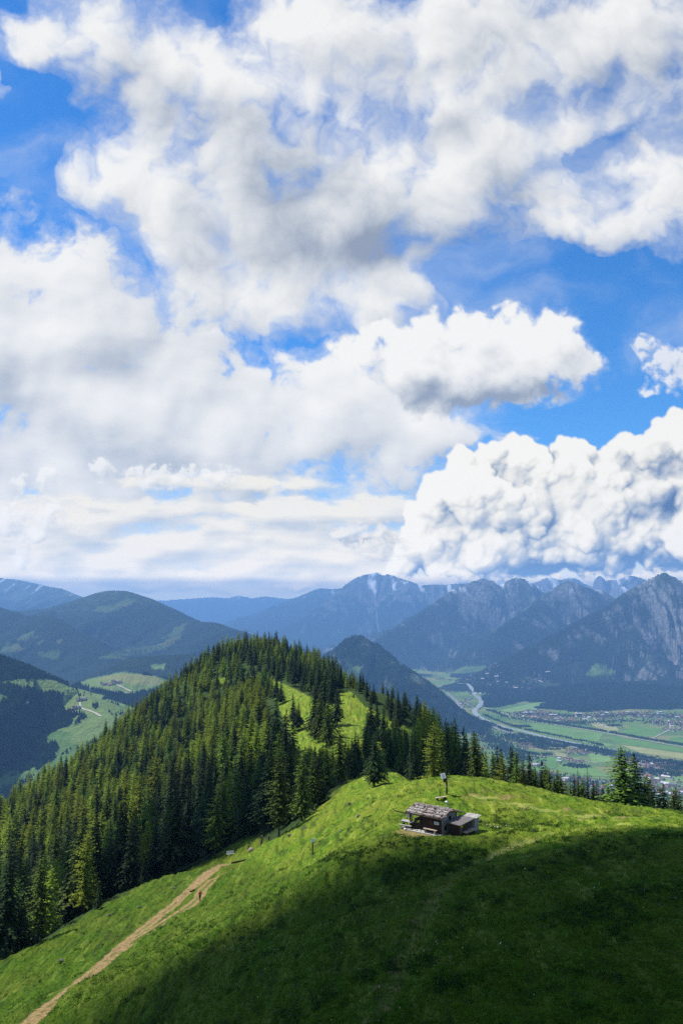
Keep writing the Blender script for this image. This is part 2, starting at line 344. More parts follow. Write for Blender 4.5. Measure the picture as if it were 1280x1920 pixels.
# alpine pastures on the left mountain
paint([(170,1148),(215,1128),(255,1124),(240,1134),(205,1148)], .35, 24)
paint([(285,1215),(330,1180),(355,1168),(350,1182),(330,1200),(322,1214),(300,1222)], .35, 22)
paint([(180,1232),(240,1216),(290,1212),(325,1216),(280,1224),(215,1236)], .35, 22)
for q in [[(0,1212),(25,1208),(45,1218),(20,1226),(0,1224)],[(38,1200),(75,1182),(70,1194),(45,1205)],[(70,1205),(82,1200),(78,1208)],[(70,1222),(110,1220),(105,1236),(75,1230)],[(100,1200),(122,1196),(118,1206)]]: paint(q, .4, 20)
# Alp valley meadows
L1 = inpoly(FPX, FPY, [(-60,1290),(40,1272),(95,1274),(130,1286),(190,1306),(262,1330),(262,1345),(215,1480),(-60,1500)])
fo1 = (fbm(FX/260, FY/420, 4, 33)+.25*fbm(FX/60, FY/60, 3, 34)) > .12
fo1 |= inpoly(FPX+6*nz2, FPY, [(-60,1280),(20,1282),(60,1296),(105,1300),(120,1320),(85,1330),(40,1318),(0,1300),(-60,1300)])
mead = np.where(L1 & ~fo1, 1.0, mead)
paint([(122,1288),(150,1292),(200,1306),(190,1312),(158,1312),(200,1346),(160,1340),(120,1330)], 1.0, 6)
paint([(148,1282),(170,1272),(232,1260),(290,1268),(318,1276),(290,1292),(240,1303),(205,1296),(170,1290)], 1.0, 4)
paint([(282,1248),(310,1244),(309,1255),(285,1254)], 1.0, 4)
# big triangular pasture, valley-foot clearings
paint([(1094,1268),(1118,1242),(1154,1258),(1150,1262),(1120,1265)], 1.0, 3)
paint([(660,1252),(690,1250),(690,1262),(672,1262)], .8, 4)
paint([(840,1263),(870,1249),(912,1247),(905,1256),(870,1262)], .8, 6)
# valley foot forest south of the village
VF = inpoly(FPX+5*nz2, FPY+3*nz2, [(903,1306),(960,1294),(1010,1286),(1050,1288),(1120,1300),(1300,1290),(1300,1331),(1180,1330),(1090,1336),(1000,1328),(1030,1317),(980,1316),(925,1328),(906,1326)])
a_cone = np.exp(-((FX-FY*.06)/1500.)**2-((FY-7000)/1300.)**2)*(FZ > 20)*sstep(.02, .3, fbm(FX/190, FY/190, 4, 321)); mead = np.maximum(mead, .35*a_cone)
cl = sstep(.20, .32, fbm(FX/420, FY/420, 4, 133))*.45*(hill > .9)*(alt < 900)*(FY > 7000)*(nz3 > -.1)
mead = np.maximum(mead, cl*(FR > .5)*.6*(FPX > 640)*(FH < .7))
valley = (hill < .5) & (FPX > 640)
mead = np.where(valley, 1.0, mead); mead = np.where(VF, 0, mead)
a_for = np.where(valley & ~VF, 0, 1.0)
pale = sstep(.1, .3, fbm(FX/900+3, FY/900, 3, 201))
fme = np_mesh('mountains', np.stack([FX.ravel(), FY.ravel(), FZ.ravel()], 1), grid_faces(*FX.shape), smooth=True)
for nme, a in (('meadow', mead), ('rock', np.clip(rockm, 0, 1)), ('snow', snow), ('alpine', alpine*(1-mead))): add_attr(fme, nme, a)
fm = NT('far_land'); P_ = fm.pos()
def scaled(k, z=None):
    return fm.n('VectorMath', {0: P_, 1: (k, k, k if z is None else z)}, operation='MULTIPLY').outputs[0]
n_big = fm.noise(.0012, 5, .6, P_); n_mid = fm.noise(.012, 5, .65, P_); n_fin = fm.noise(.07, 3, .6, P_)
fcol = fm.ramp(n_fin, [(.3, (.004,.010,.009)), (.5, (.010,.021,.016)), (.72, (.025,.043,.024))])
fcol = fm.mix(fm.ramp(n_mid, [(.35, 0), (.7, .5)]), fcol, (.020,.035,.016,1))
vor = fm.n('TexVoronoi', {'Vector': fm.n('VectorMath', {0: P_, 1: (.0022,.0060,.0)}, operation='MULTIPLY').outputs[0], 'Scale': 1.0, 'Randomness': .85}, distance='CHEBYCHEV')
mcol = fm.ramp(vor.outputs['Color'], [(0, (.09,.17,.035)), (.25, (.13,.2,.05)), (.5, (.07,.15,.035)), (.7, (.2,.21,.07)), (.85, (.11,.2,.04))], 'CONSTANT')
mcol = fm.mix(fm.ramp(n_mid, [(.3, 0), (.75, .55)]), mcol, (.16,.2,.07,1))
rcol = fm.ramp(fm.noise(.02, 6, .7, P_), [(.3, (.06,.06,.06)), (.5, (.16,.16,.16)), (.7, (.36,.35,.34))])
acol = fm.ramp(n_mid, [(.35, (.015,.028,.014)), (.6, (.04,.06,.03)), (.8, (.09,.09,.07))])
c = fm.mix(fm.attr('alpine'), fcol, acol); c = fm.mix(fm.attr('meadow'), c, mcol)
c = fm.mix(fm.attr('rock'), c, rcol); c = fm.mix(fm.attr('snow'), c, (.75,.78,.82,1))
bm_ = fm.bump(fm.math('ADD', n_fin, fm.math('MULTIPLY', n_mid, 1.5)), 1.0, 9.0)
fm.bsdf(c, .95, .05, bm_)
fme.materials.append(fm.m)
mo = bpy.data.objects.new('mountains', fme); link(mo); tag(mo, 'forested and rocky mountains rising round the wide valley', 'mountains', kind='structure')
# ------------------------------------------------------------------ near hill mesh
nme = np_mesh('grassy_hill', np.stack([NX.ravel(), NY.ravel(), NZ.ravel()], 1), grid_faces(*NX.shape), smooth=True)
for nm_, a in (('dirt', dirt), ('worn', np.clip(worn, 0, 1)), ('bare', np.clip(bare, 0, 1)), ('grazed', lush), ('woods', forest_amt)): add_attr(nme, nm_, a)  # grazed carries lush, the mask of painted sunlight
gm = NT('hill_grass'); gp = gm.pos()
g1 = gm.noise(.9, 6, .65, gp); g2 = gm.noise(.11, 4, .6, gp); g3 = gm.noise(7.0, 4, .7, gp)
gc = gm.ramp(g1, [(.30, (.03,.085,.006)), (.46, (.10,.215,.012)), (.6, (.19,.315,.018)), (.75, (.32,.37,.035))])
gc = gm.mix(gm.ramp(g2, [(.36, .1), (.66, .75)]), gc, (.27,.29,.035,1))
gc = gm.mix(gm.ramp(g3, [(.35, .75), (.6, 0)]), gc, (.02,.055,.006,1))
stp = gm.noise(1.0, 4, .65, gm.n('VectorMath', {0: gp, 1: (.75, .13, .3)}, operation='MULTIPLY').outputs[0])
gc = gm.mix(gm.ramp(stp, [(.36, .7), (.47, 0)]), gc, (.03,.06,.012,1)); gc = gm.mix(gm.ramp(stp, [(.56, 0), (.68, .6)]), gc, (.36,.40,.07,1))
gc = gm.mix(gm.attr('grazed'), gm.mix(1.0, gc, (.52,.60,.55,1), 'MULTIPLY'), gc)  # shade painted in: grass colour dulled outside the sunny mound
wc = gm.ramp(g1, [(.35, (.20,.27,.05)), (.6, (.38,.38,.10)), (.8, (.50,.41,.20))])
gc = gm.mix(gm.attr('worn'), gc, wc)
dc = gm.ramp(gm.noise(2.2, 6, .7, gp), [(.3, (.15,.10,.045)), (.5, (.29,.20,.09)), (.72, (.46,.35,.19))])
gc = gm.mix(gm.attr('bare'), gc, dc); gc = gm.mix(gm.attr('dirt'), gc, dc)
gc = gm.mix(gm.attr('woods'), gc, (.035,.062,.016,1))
gm.bsdf(gc, .95, .08, gm.bump(gm.math('ADD', g3, g1), .9, .25))
nme.materials.append(gm.m)
go = link(bpy.data.objects.new('grassy_hill', nme)); tag(go, kind='structure')
# ------------------------------------------------------------------ trees
def leaf_mat(name, dark, light, transl=.0):
    m = NT(name); oi = m.n('ObjectInfo').outputs['Random']
    nz = m.noise(1.3, 3, .6, m.n('TexCoord').outputs['Object'])
    c = m.ramp(nz, [(.3, dark), (.7, light)])
    hsv = m.n('HueSaturation', {'Color': c, 'Hue': m.math('ADD', .485, m.math('MULTIPLY', oi, .03)), 'Value': m.math('ADD', .6, m.math('MULTIPLY', oi, .85))})
    b = m.n('BsdfPrincipled', {'Base Color': hsv.outputs[0], 'Roughness': .8, 'Specular IOR Level': .15})
    tr = m.n('BsdfTranslucent', {'Color': hsv.outputs[0]})
    mx = m.n('MixShader', {0: transl, 1: b.outputs[0], 2: tr.outputs[0]}); m.t.links.new(mx.outputs[0], m.out.inputs[0])
    return m.m
M_spruce = leaf_mat('spruce_needles', (.006,.016,.006), (.036,.068,.016), .12)
M_larch = leaf_mat('larch_needles', (.08,.13,.012), (.34,.40,.035), .38)
M_mixed = leaf_mat('fir_needles', (.022,.055,.008), (.14,.21,.024), .2)
bk = NT('bark'); bk.bsdf(bk.ramp(bk.noise(6, 4), [(.3, (.05,.036,.026)), (.7, (.13,.10,.075))]), .95, .1); M_bark = bk.m
def crown_geo(H, Rm, seed, base=.1, levels=40, nb=8, droop=.35, loose=0., top=.0, width=.5, twigs=2, power=.85):
    """branches in whorls: every branch is a drooping spray of small needle faces"""
    r = np.random.default_rng(seed); V = []; T = []
    def tri(a, b, c):
        k = len(V); V.extend([a, b, c]); T.append((k, k+1, k+2))
    side = 1+.18*np.sin(np.linspace(0, 9, levels)+r.uniform(0, 6))
    asym = r.uniform(0, 6.28)
    for i in range(levels):
        f = i/(levels-1.0); z0 = H*(base+(1-base)*f*.985)
        Rl = Rm*((1-f)**power*side[i]+.03); 
        if f < .12: Rl *= .72+2.3*f
        n = max(3, int(nb*(.45+.75*(1-f))+.5))
        ph = r.uniform(0, 6.28)
        for j in range(n):
            a = ph+6.283*j/n+r.normal(0, .22); L = Rl*r.uniform(.62, 1.16)*(1+.12*math.cos(a-asym))
            if r.random() < .08+loose*.15: L *= .5
            dirv = np.array([math.cos(a), math.sin(a), 0]); sv = np.array([-math.sin(a), math.cos(a), 0])
            z = z0+r.normal(0, H*.006); up0 = .30*(f > .6)*f
            ns = max(2, int(2+L/1.0)); prev = np.array([0, 0, z])+dirv*.05
            for s_ in range(1, ns+1):
                u = s_/ns
                p = dirv*L*u+np.array([0, 0, z+L*(up0*u-droop*u*u*r.uniform(.8, 1.2)+.10*droop*u**3)])+sv*r.normal(0, .06)*L
                w_ = width*(.35+L/Rm*.65)*(1-.55*u)*r.uniform(.75, 1.2)
                sag = np.array([0, 0, -w_*r.uniform(.35, .9)])
                # two sprays to the sides and one hanging below
                for sg in (-1, 1):
                    q = prev*.45+p*.55+sv*sg*w_+sag*r.uniform(.2, .8)+dirv*r.normal(.1, .12)*w_
                    tri(prev+np.array([0, 0, .04]), p, q)
                if twigs > 1 and r.random() > loose*.5:
                    q = prev*.3+p*.7+sag*1.25+sv*r.normal(0, .35)*w_
                    tri(prev, p, q)
                if twigs > 2:
                    for _ in range(2):
                        o = prev+(p-prev)*r.random()+sv*r.normal(0, .7)*w_; e = r.normal(0, .28*w_+.05, 3)
                        tri(o, o+e+sag*.4, o+sag*.6+np.array([e[1], -e[0], e[2]]))
                prev = p
    a0 = r.uniform(0, 6.28)
    tri(np.array([.12, 0, H*.955]), np.array([-.1, .1, H*.95]), np.array([0, 0, H*1.01])); tri(np.array([0, .12, H*.95]), np.array([0, -.12, H*.95]), np.array([0, 0, H*1.02]))
    return np.array(V), np.array(T)
def trunk_geo(H, r0, seed=0):
    r = np.random.default_rng(seed); V = []; Fc = []; n = 7; lv = [-.04, 0, .06, .2, .45, .7, .97]
    for k, f in enumerate(lv):
        rr = r0*(1.35 if f <= 0 else 1-f*.93); ox, oy = r.normal(0, .03, 2)
        for j in range(n): V.append((ox+rr*math.cos(6.283*j/n), oy+rr*math.sin(6.283*j/n), H*f))
    for k in range(len(lv)-1):
        for j in range(n):
            a = k*n+j; b = k*n+(j+1) % n; Fc.append((a, b, b+n, a+n))
    return np.array(V), np.array(Fc)
KINDS = {   # crown mesh, trunk mesh at natural size
 'spruce':  dict(H=18, Rm=3.9, base=.10, levels=34, nb=8, droop=.42, width=.95, twigs=3, mat=M_spruce, power=.75),
 'spruce2': dict(H=17, Rm=4.2, base=.14, levels=30, nb=8, droop=.34, width=1.0, twigs=3, loose=.3, mat=M_spruce),
 'fir':     dict(H=19, Rm=4.3, base=.12, levels=34, nb=8, droop=.30, width=.95, twigs=3, loose=.2, mat=M_mixed, power=.62),
 'larch':   dict(H=18, Rm=4.2, base=.14, levels=30, nb=7, droop=.10, width=.85, twigs=3, loose=.8, mat=M_larch, power=.56),
 'larch2':  dict(H=16, Rm=4.3, base=.10, levels=27, nb=7, droop=.06, width=.95, twigs=3, loose=.9, mat=M_larch, power=.5),
 'larchd':  dict(H=20, Rm=4.4, base=.16, levels=32, nb=7, droop=.15, width=.9, twigs=3, loose=.7, mat=M_mixed, power=.55),
 'skinny':  dict(H=16, Rm=2.4, base=.18, levels=26, nb=6, droop=.35, width=.5, twigs=2, loose=1.0, mat=M_spruce, power=.8),
}
MESH = {}
for i, (k, a) in enumerate(KINDS.items()):
    a = dict(a); mat = a.pop('mat'); h = a['H']
    v, f = crown_geo(seed=100+i, **a); cm = np_mesh('crown_'+k, v, f, [mat], smooth=False)
    v, f = trunk_geo(h, .23, i); tm = np_mesh('trunk_'+k, v, f, [M_bark], smooth=True)
    MESH[k] = (cm, tm, h); print(k, len(cm.polygons))
from mathutils.bvhtree import BVHTree
def ground_z(x, y):
    """bilinear height on the near hill grid"""
    x = np.atleast_1d(np.asarray(x, float)); y = np.atleast_1d(np.asarray(y, float))
    a = np.arctan2(x, y); r_ = np.hypot(x, y)
    fi = np.clip((a-A[0])/(A[1]-A[0]), 0, na-1.001); fj = np.clip(np.interp(r_, D, np.arange(nd_)), 0, nd_-1.001)
    i = fi.astype(int); j = fj.astype(int); u = fi-i; v = fj-j
    return (NZ[j, i]*(1-u)+NZ[j, i+1]*u)*(1-v)+(NZ[j+1, i]*(1-u)+NZ[j+1, i+1]*u)*v
ALPHA = 0
def place_tree(kind, x, y, h, label, group, name, lean=0.0, rz=None, zoff=-.15, cat=None, wide=1.0):
    cm, tm, H0 = MESH[kind]; s = h/H0
    e = bpy.data.objects.new(name, None); link(e); e.empty_display_size = .5
    e.location = (x, y, float(ground_z(x, y)[0])+zoff); e.rotation_euler = (random.gauss(0, .02)+lean, random.gauss(0, .02), random.uniform(0, 6.28) if rz is None else rz)
    wx = s*random.uniform(.88, 1.12)*wide; e.scale = (wx, wx, s)
    tag(e, label, cat or name.replace('_', ' '), group)
    link(bpy.data.objects.new('trunk', tm), e); link(bpy.data.objects.new('crown', cm), e)
    return e
# hand-placed trees: kind, pixel x, distance, visible-top pixel y, label
def h_for(px, d, top):
    p = at(px, 960, d); x = p[0]; z = float(ground_z(x, d)[0]); zt = at(px, top, d)[2]; return max(3.0, zt-z)
N_ = 'pine_tree'
single = [
 ('spruce2', 700, 166, 1370, 'broad dark spruce standing alone on the open grass above the saddle', 'spruce_tree'),
 ('larchd', 527, 171, 1398, 'tall larch at the forest edge with a long bare lower trunk, left of the signpost', 'larch_tree'),
 ('fir', 568, 182, 1405, 'tall fir at the forest edge straight above the small signpost', 'fir_tree'),
 ('larchd', 588, 186, 1412, 'tall fir with bare trunk foot at the top of the forest edge above the signpost', 'fir_tree'),
 ('larchd', 412, 200, 1465, 'bushy green larch at the forest edge above the end of the dirt track', 'larch_tree'),
 ('larchd', 100, 149, 1592, 'pale larch standing out in front of the dark forest wall at lower left', 'larch_tree'),
 ('fir', 1150, 140, 1402, 'tallest dark conifer with two tops on the right-hand crest', 'fir_tree'),
 ('spruce', 1176, 144, 1412, 'thin dark conifer leaning close to the tallest tree on the right-hand crest', 'fir_tree'),
 ('skinny', 1070, 140, 1434, 'slim dark spruce, left one of the pair on the crest', 'spruce_tree'),
 ('skinny', 1087, 140, 1438, 'slim dark spruce, right one of the pair on the crest', 'spruce_tree'),
 ('spruce', 1113, 142, 1476, 'short bushy spruce between the slim pair and the tallest crest tree', 'spruce_tree'),
 ('skinny', 1204, 146, 1462, 'small ragged spruce on the crest just right of the tallest tree', 'spruce_tree'),
 ('spruce', 1226, 142, 1470, 'dark pointed spruce on the crest against the pale village', 'spruce_tree'),
 ('skinny', 1256, 145, 1482, 'small thin spruce low on the crest near the right frame edge', 'spruce_tree'),
 ('spruce2', 1284, 130, 1452, 'dark spruce cut by the right frame edge on the crest', 'spruce_tree'),
 ('skinny', 1135, 146, 1490, 'tiny spruce peeking over the crest left of the tallest tree', 'spruce_tree'),
 ('larchd', 1032, 145, 1442, 'soft green larch on the crest left of the slim spruce pair', 'larch_tree'),
 ('larch', 1048, 150, 1462, 'thin pale larch on the crest beside the slim spruce pair', 'larch_tree'),
 ('fir', 1012, 152, 1434, 'green conifer where the crest forest thins out towards the valley', 'fir_tree'),
 ('fir', 992, 150, 1440, 'dark conifer at the right end of the forest behind the mound', 'fir_tree'),
 ('spruce2', 632, 392, 1288, 'small dark spruce alone on the bright meadow saddle', 'spruce_tree'),
 ('spruce', 607, 345, 1268, 'tallest dark spruce in the clump on the bright meadow', 'spruce_tree'),
 ('spruce', 592, 352, 1282, 'dark spruce on the left of the clump on the bright meadow', 'spruce_tree'),
 ('fir', 613, 322, 1310, 'dark fir at the foot of the clump on the bright meadow', 'fir_tree'),
 ('fir', 598, 335, 1300, 'green fir in the middle of the clump on the bright meadow', 'fir_tree'),
 ('spruce', 693, 330, 1305, 'dark spruce at the right edge of the bright meadow below the skyline', 'spruce_tree'),
 ('spruce2', 688, 300, 1330, 'wide dark spruce below the meadow right of the clump', 'spruce_tree'),
 ('spruce', 716, 325, 1322, 'dark spruce right of the meadow beside the path strip', 'spruce_tree'),
 ('fir', 738, 300, 1340, 'dark fir below the bright strip of the right meadow', 'fir_tree'),
 ('larchd', 640, 205, 1352, 'bushy green larch in front of the meadow at the forest edge', 'larch_tree'),
 ('spruce', 662, 215, 1388, 'dark spruce in front of the lower meadow left of the lone spruce', 'spruce_tree'),
 ('spruce', 520, 330, 1300, 'slim dark spruce with spreading arms left of the bright meadow', 'spruce_tree'),
 ('spruce', 538, 285, 1330, 'tall almost black spruce just left of the lower meadow', 'spruce_tree'),
 ('spruce', 551, 280, 1350, 'almost black spruce leaning into its taller neighbour left of the lower meadow', 'spruce_tree'),
 ('spruce', 285, 188, 1608, 'dark narrow spruce on the forest edge above the track bend', 'spruce_tree'),
 ('spruce', 325, 196, 1608, 'small dark spruce on the forest edge right of the narrow one', 'spruce_tree'),
 ('spruce', 205, 165, 1650, 'low dark spruce jutting from the forest edge onto the grass', 'spruce_tree'),
 ]
for px_, d_, top_, k_ in [(958,150,1402,'fir'),(972,147,1416,'larchd'),(982,151,1410,'spruce'),(1002,146,1446,'spruce'),(1020,148,1438,'larchd'),(1026,144,1458,'spruce2'),(1040,146,1452,'fir'),(1056,143,1466,'larchd'),(1062,147,1456,'spruce'),(1078,146,1460,'fir'),(1096,143,1462,'spruce'),(1104,147,1468,'larchd'),(1124,145,1478,'spruce'),(1190,143,1466,'spruce'),(1196,148,1452,'fir'),(1214,146,1474,'larchd'),(1238,144,1484,'spruce'),(1246,147,1478,'fir'),(1268,143,1486,'spruce')]:
    single.append((k_, px_, d_, top_, {'fir': 'mid-green fir', 'larchd': 'soft green larch', 'spruce': 'dark spruce', 'spruce2': 'broad dark spruce'}[k_]+' in the crest row '+('between hut and tallest tree' if px_ < 1140 else 'right of the tallest tree'), {'fir': 'fir_tree', 'larchd': 'larch_tree'}.get(k_, 'spruce_tree')))
taken = []
for k, px, d, top, lab, nm_ in single:
    x = (px-640)/F*d; place_tree(k, x, d, h_for(px, d, top)*1.01, lab, 'conifers in the row along the crest' if 'in the crest row' in lab else None, nm_, wide=1.9 if px == 1150 else 1.5 if px > 1100 and k in ('fir', 'spruce', 'spruce2') else (1.3 if px == 700 else (1.25 if px > 1000 else 1.0))); taken.append((x, d))
# the forest: jittered grid over the wooded ground
gx_, gy_ = np.meshgrid(np.arange(-420, 330, 6.7), np.arange(125, 1150, 6.7)); 
gx_ = gx_.ravel()+rng.uniform(-2.9, 2.9, gx_.size); gy_ = gy_.ravel()+rng.uniform(-2.9, 2.9, gy_.size)
cp = 640+F*gx_/gy_
keep = (cp > -160) & (cp < 1330) & (gy_ > np.interp(cp, edge_px, edge_d)+1.0)
gx_, gy_, cp = gx_[keep], gy_[keep], cp[keep]; gz_ = ground_z(gx_, gy_)
ppx, ppy = proj(gx_, gy_, gz_)
keep = ~(inpoly(ppx, ppy, MEADOW) | inpoly(ppx, ppy, [(405,1272),(425,1268),(428,1285),(412,1290)]) | inpoly(ppx, ppy, [(215,1472),(236,1464),(236,1490),(222,1500)]))
# keep the view line to the meadow open
keep &= ~((cp > 940) & (gy_ > np.interp(cp, edge_px, edge_d)+np.interp(cp, [940, 1010, 1280], [120, 70, 34])))
keep &= ~((cp > 980) & (rng.random(cp.size) < np.interp(cp, [1000, 1080, 1280], [.0, .25, .35])))
keep &= rng.random(cp.size) > .06+.5*(fbm(gx_/22, gy_/22, 3, 777) < -.22)
for (tx, ty) in taken: keep &= np.hypot(gx_-tx, gy_-ty) > 3.0
gx_, gy_, gz_, cp = gx_[keep], gy_[keep], gz_[keep], cp[keep]
N = len(gx_); hh = rng.normal(16.0, 4.6, N); hh = np.clip(hh, 5.5, 25)
hh = hh*np.interp(gy_, [0, 300, 600, 900], [1.08, .95, .8, .78]); hh = np.where(cp > 940, hh*np.interp(cp, [940, 1040, 1200], [1.0, .95, .8]), hh)
# trees below the meadow stay under its lower rim as seen across the saddle
line = np.interp(cp, [495, 505, 520, 535, 548, 562, 580, 600, 625, 650, 670, 700, 740, 778, 800], [1292, 1316, 1350, 1374, 1386, 1392, 1392, 1392, 1390, 1378, 1362, 1352, 1356, 1362, 1300])
in_c = (cp > 500) & (cp < 782) & (gy_ < np.interp(cp, [500, 560, 640, 700, 782], [520, 400, 330, 380, 392]))
_, ty_ = proj(gx_, gy_, gz_+hh); want = line+rng.uniform(0, 14, N)
need = in_c & (ty_ < want); hcap = hh-(want-ty_)*gy_/F
hh = np.where(need, hcap, hh)
# crowns on the right flank keep to the falling skyline
_, ty_ = proj(gx_, gy_, gz_+hh); want = np.interp(cp, [600, 640, 700, 760, 800, 850, 900, 940, 970, 1000, 1040, 1100, 1290], [1215, 1240, 1275, 1297, 1320, 1350, 1372, 1392, 1408, 1428, 1446, 1468, 1488])+rng.uniform(-8, 14, N)
hh = np.where((cp > 600) & (ty_ < want), hh-(want-ty_)*gy_/F, hh); ok = hh > 5.5
gx_, gy_, gz_, cp, hh = gx_[ok], gy_[ok], gz_[ok], cp[ok], hh[ok]; N = len(gx_)
# seedlings and young trees creeping into the clearing from its rim
yx, yy = [], []
for _ in range(30):
    q_ = MEADOW[rng.integers(len(MEADOW))]; h_ = hit(q_[0]+rng.normal(0, 14), q_[1]+rng.normal(0, 5))
    if 250 < h_[1] < 640: yx.append(h_[0]); yy.append(h_[1])
yx, yy = np.array(yx), np.array(yy); gx_ = np.r_[gx_, yx]; gy_ = np.r_[gy_, yy]; gz_ = np.r_[gz_, ground_z(yx, yy)]; cp = np.r_[cp, 640+F*yx/yy]; hh = np.r_[hh, rng.uniform(2, 7, len(yx))]; N = len(gx_)
clump = fbm(gx_/45, gy_/45, 3, 301)
left_lit = sstep(640, 380, cp)*sstep(300, 420, gy_)
pl = .10+1.7*clump+.42*left_lit
rr = rng.random(N)
kinds = np.where(rr < pl*.5, 'larch', np.where(rr < pl, 'larch2', np.where(rr < pl+.22, 'fir', np.where(rr < pl+.32, 'larchd', np.where(rr < pl+.62, 'spruce', 'spruce2')))))
hh = np.where((kinds == 'larch2'), hh*.92, hh)
# how large and how visible each tree is: count canopy above in its own column
size_px = hh/gy_*F
tpx, tpy = proj(gx_, gy_, gz_+hh)
order = np.argsort(gy_); hor = np.full(1600, 5000.0); vis = np.zeros(N)
for i in order:
    c0 = int(tpx[i])+150; wpx = max(1, int(2.0/gy_[i]*F)); a, b = max(0, c0-wpx), min(1600, c0+wpx)
    if a >= b: continue
    h0 = hor[a:b]; vis[i] = np.clip(h0-tpy[i], 0, size_px[i]).mean()*(b-a); m = h0 > tpy[i]+size_px[i]*.25
    hor[a:b][m] = np.minimum(h0[m], tpy[i]+size_px[i]*.25)
inframe = (tpx > -10) & (tpx < 1290); vis = vis*inframe
big = np.argsort(-vis)[:300-len(single)]
isbig = np.zeros(N, bool); isbig[big] = True
print('trees', N, 'visible', int((vis > 15).sum()), 'min individual px area', vis[big].min())
KN = {'spruce': ('spruce_tree', 'dark pointed spruce'), 'spruce2': ('spruce_tree', 'broad dark spruce'), 'fir': ('fir_tree', 'mid-green fir'),
      'larch': ('larch_tree', 'light green larch'), 'larch2': ('larch_tree', 'bushy yellow-green larch'), 'larchd': ('larch_tree', 'tall soft green larch')}
def zone(i):
    e_ = np.interp(cp[i], edge_px, edge_d); f = gy_[i]-e_
    if cp[i] > 690:
        if cp[i] > 960: return 'on the crest thinning towards the valley'
        return 'in the front row behind the grassy mound' if f < 14 else ('in the wood behind the mound' if f < 70 else 'on the right flank of the wooded hill')
    if f < 9: return 'in the forest front row above the track' if cp[i] < 470 else 'in the forest front row near the signpost'
    if gy_[i] < 240: return 'low in the forest at the left' if cp[i] < 250 else 'low in the forest above the track bend'
    if gy_[i] < 330: return 'halfway up the dense left forest' if cp[i] < 300 else 'in the forest below the bright meadow'
    if gy_[i] < 560: return 'on the sunlit left flank of the wooded hill' if cp[i] < 330 else 'in the upper forest left of the meadow'
    return 'near the wooded summit of the hill'
nb_ = 0
for i in sorted(big, key=lambda i: gy_[i]):
    nm_, adj = KN[kinds[i]]
    hb = 'tall ' if hh[i] > 18.5 else ('short ' if hh[i] < 11.5 else '')
    adj = hb+adj.replace('tall ', '')
    place_tree(kinds[i], gx_[i], gy_[i], hh[i], f'{adj} {zone(i)}', f'{adj} trees {zone(i)}', nm_); nb_ += 1
# all the other trees: one mass, instanced on points
def gn_scatter(name, pts, scale, rot, protos, idx, kind='stuff', label=None, cat=None):
    me = bpy.data.meshes.new(name); me.vertices.add(len(pts)); me.vertices.foreach_set('co', np.asarray(pts, np.float32).ravel())
    add_attr(me, 'scl', scale, 'FLOAT_VECTOR'); add_attr(me, 'rot', rot, 'FLOAT_VECTOR'); add_attr(me, 'idx', idx)
    o = link(bpy.data.objects.new(name, me)); tag(o, label, cat, kind=kind)
    g = bpy.data.node_groups.new(name, 'GeometryNodeTree'); g.interface.new_socket('Geometry', in_out='INPUT', socket_type='NodeSocketGeometry'); g.interface.new_socket('Geometry', in_out='OUTPUT', socket_type='NodeSocketGeometry')
    gi = g.nodes.new('NodeGroupInput'); go_ = g.nodes.new('NodeGroupOutput'); jn = g.nodes.new('GeometryNodeJoinGeometry')
    def na_(nm, t):
        a = g.nodes.new('GeometryNodeInputNamedAttribute'); a.data_type = t; a.inputs[0].default_value = nm; return a.outputs[0]
    ai, as_, ar = na_('idx', 'FLOAT'), na_('scl', 'FLOAT_VECTOR'), na_('rot', 'FLOAT_VECTOR')
    for k, pr in enumerate(protos):
        cmp_ = g.nodes.new('FunctionNodeCompare'); cmp_.data_type = 'FLOAT'; cmp_.operation = 'EQUAL'; cmp_.inputs['Epsilon'].default_value = .1
        g.links.new(ai, cmp_.inputs[0]); cmp_.inputs[1].default_value = k
        ob = g.nodes.new('GeometryNodeObjectInfo'); ob.transform_space = 'ORIGINAL'; ob.inputs[0].default_value = pr; ob.inputs[1].default_value = True
        ip = g.nodes.new('GeometryNodeInstanceOnPoints')
        m2p = g.nodes.new('GeometryNodeMeshToPoints'); g.links.new(gi.outputs[0], m2p.inputs[0])
        g.links.new(m2p.outputs[0], ip.inputs['Points']); g.links.new(cmp_.outputs[0], ip.inputs['Selection']); g.links.new(ob.outputs['Geometry'], ip.inputs['Instance'])
        g.links.new(as_, ip.inputs['Scale']); 
        e2r = g.nodes.new('FunctionNodeEulerToRotation'); g.links.new(ar, e2r.inputs[0]); g.links.new(e2r.outputs[0], ip.inputs['Rotation'])
        g.links.new(ip.outputs[0], jn.inputs[0])
    g.links.new(jn.outputs[0], go_.inputs[0])
    mod = o.modifiers.new('scatter', 'NODES'); mod.node_group = g
    return o
protos = {}
for o in list(sc.collection.objects):
    if o.name.startswith('crown') and o.data.name.startswith('crown_'): protos.setdefault(o.data.name[6:], o)
kl = ['spruce', 'spruce2', 'fir', 'larch', 'larch2', 'larchd']
rest = ~isbig & (tpx > -160) & (tpx < 1440)
sel = np.where(rest)[0]
idx = np.array([kl.index(k) for k in kinds[sel]])
H0 = np.array([MESH[k][2] for k in kl])[idx]; s_ = hh[sel]/H0; sw = s_*rng.uniform(.88, 1.12, len(sel))
rot = np.stack([rng.normal(0, .02, len(sel)), rng.normal(0, .02, len(sel)), rng.uniform(0, 6.28, len(sel))], 1)
gn_scatter('forest', np.stack([gx_[sel], gy_[sel], gz_[sel]-.2], 1), np.stack([sw, sw, s_], 1), rot, [protos[k] for k in kl], idx,
           label='dense conifer forest covering the rounded hill behind the counted trees', cat='forest')
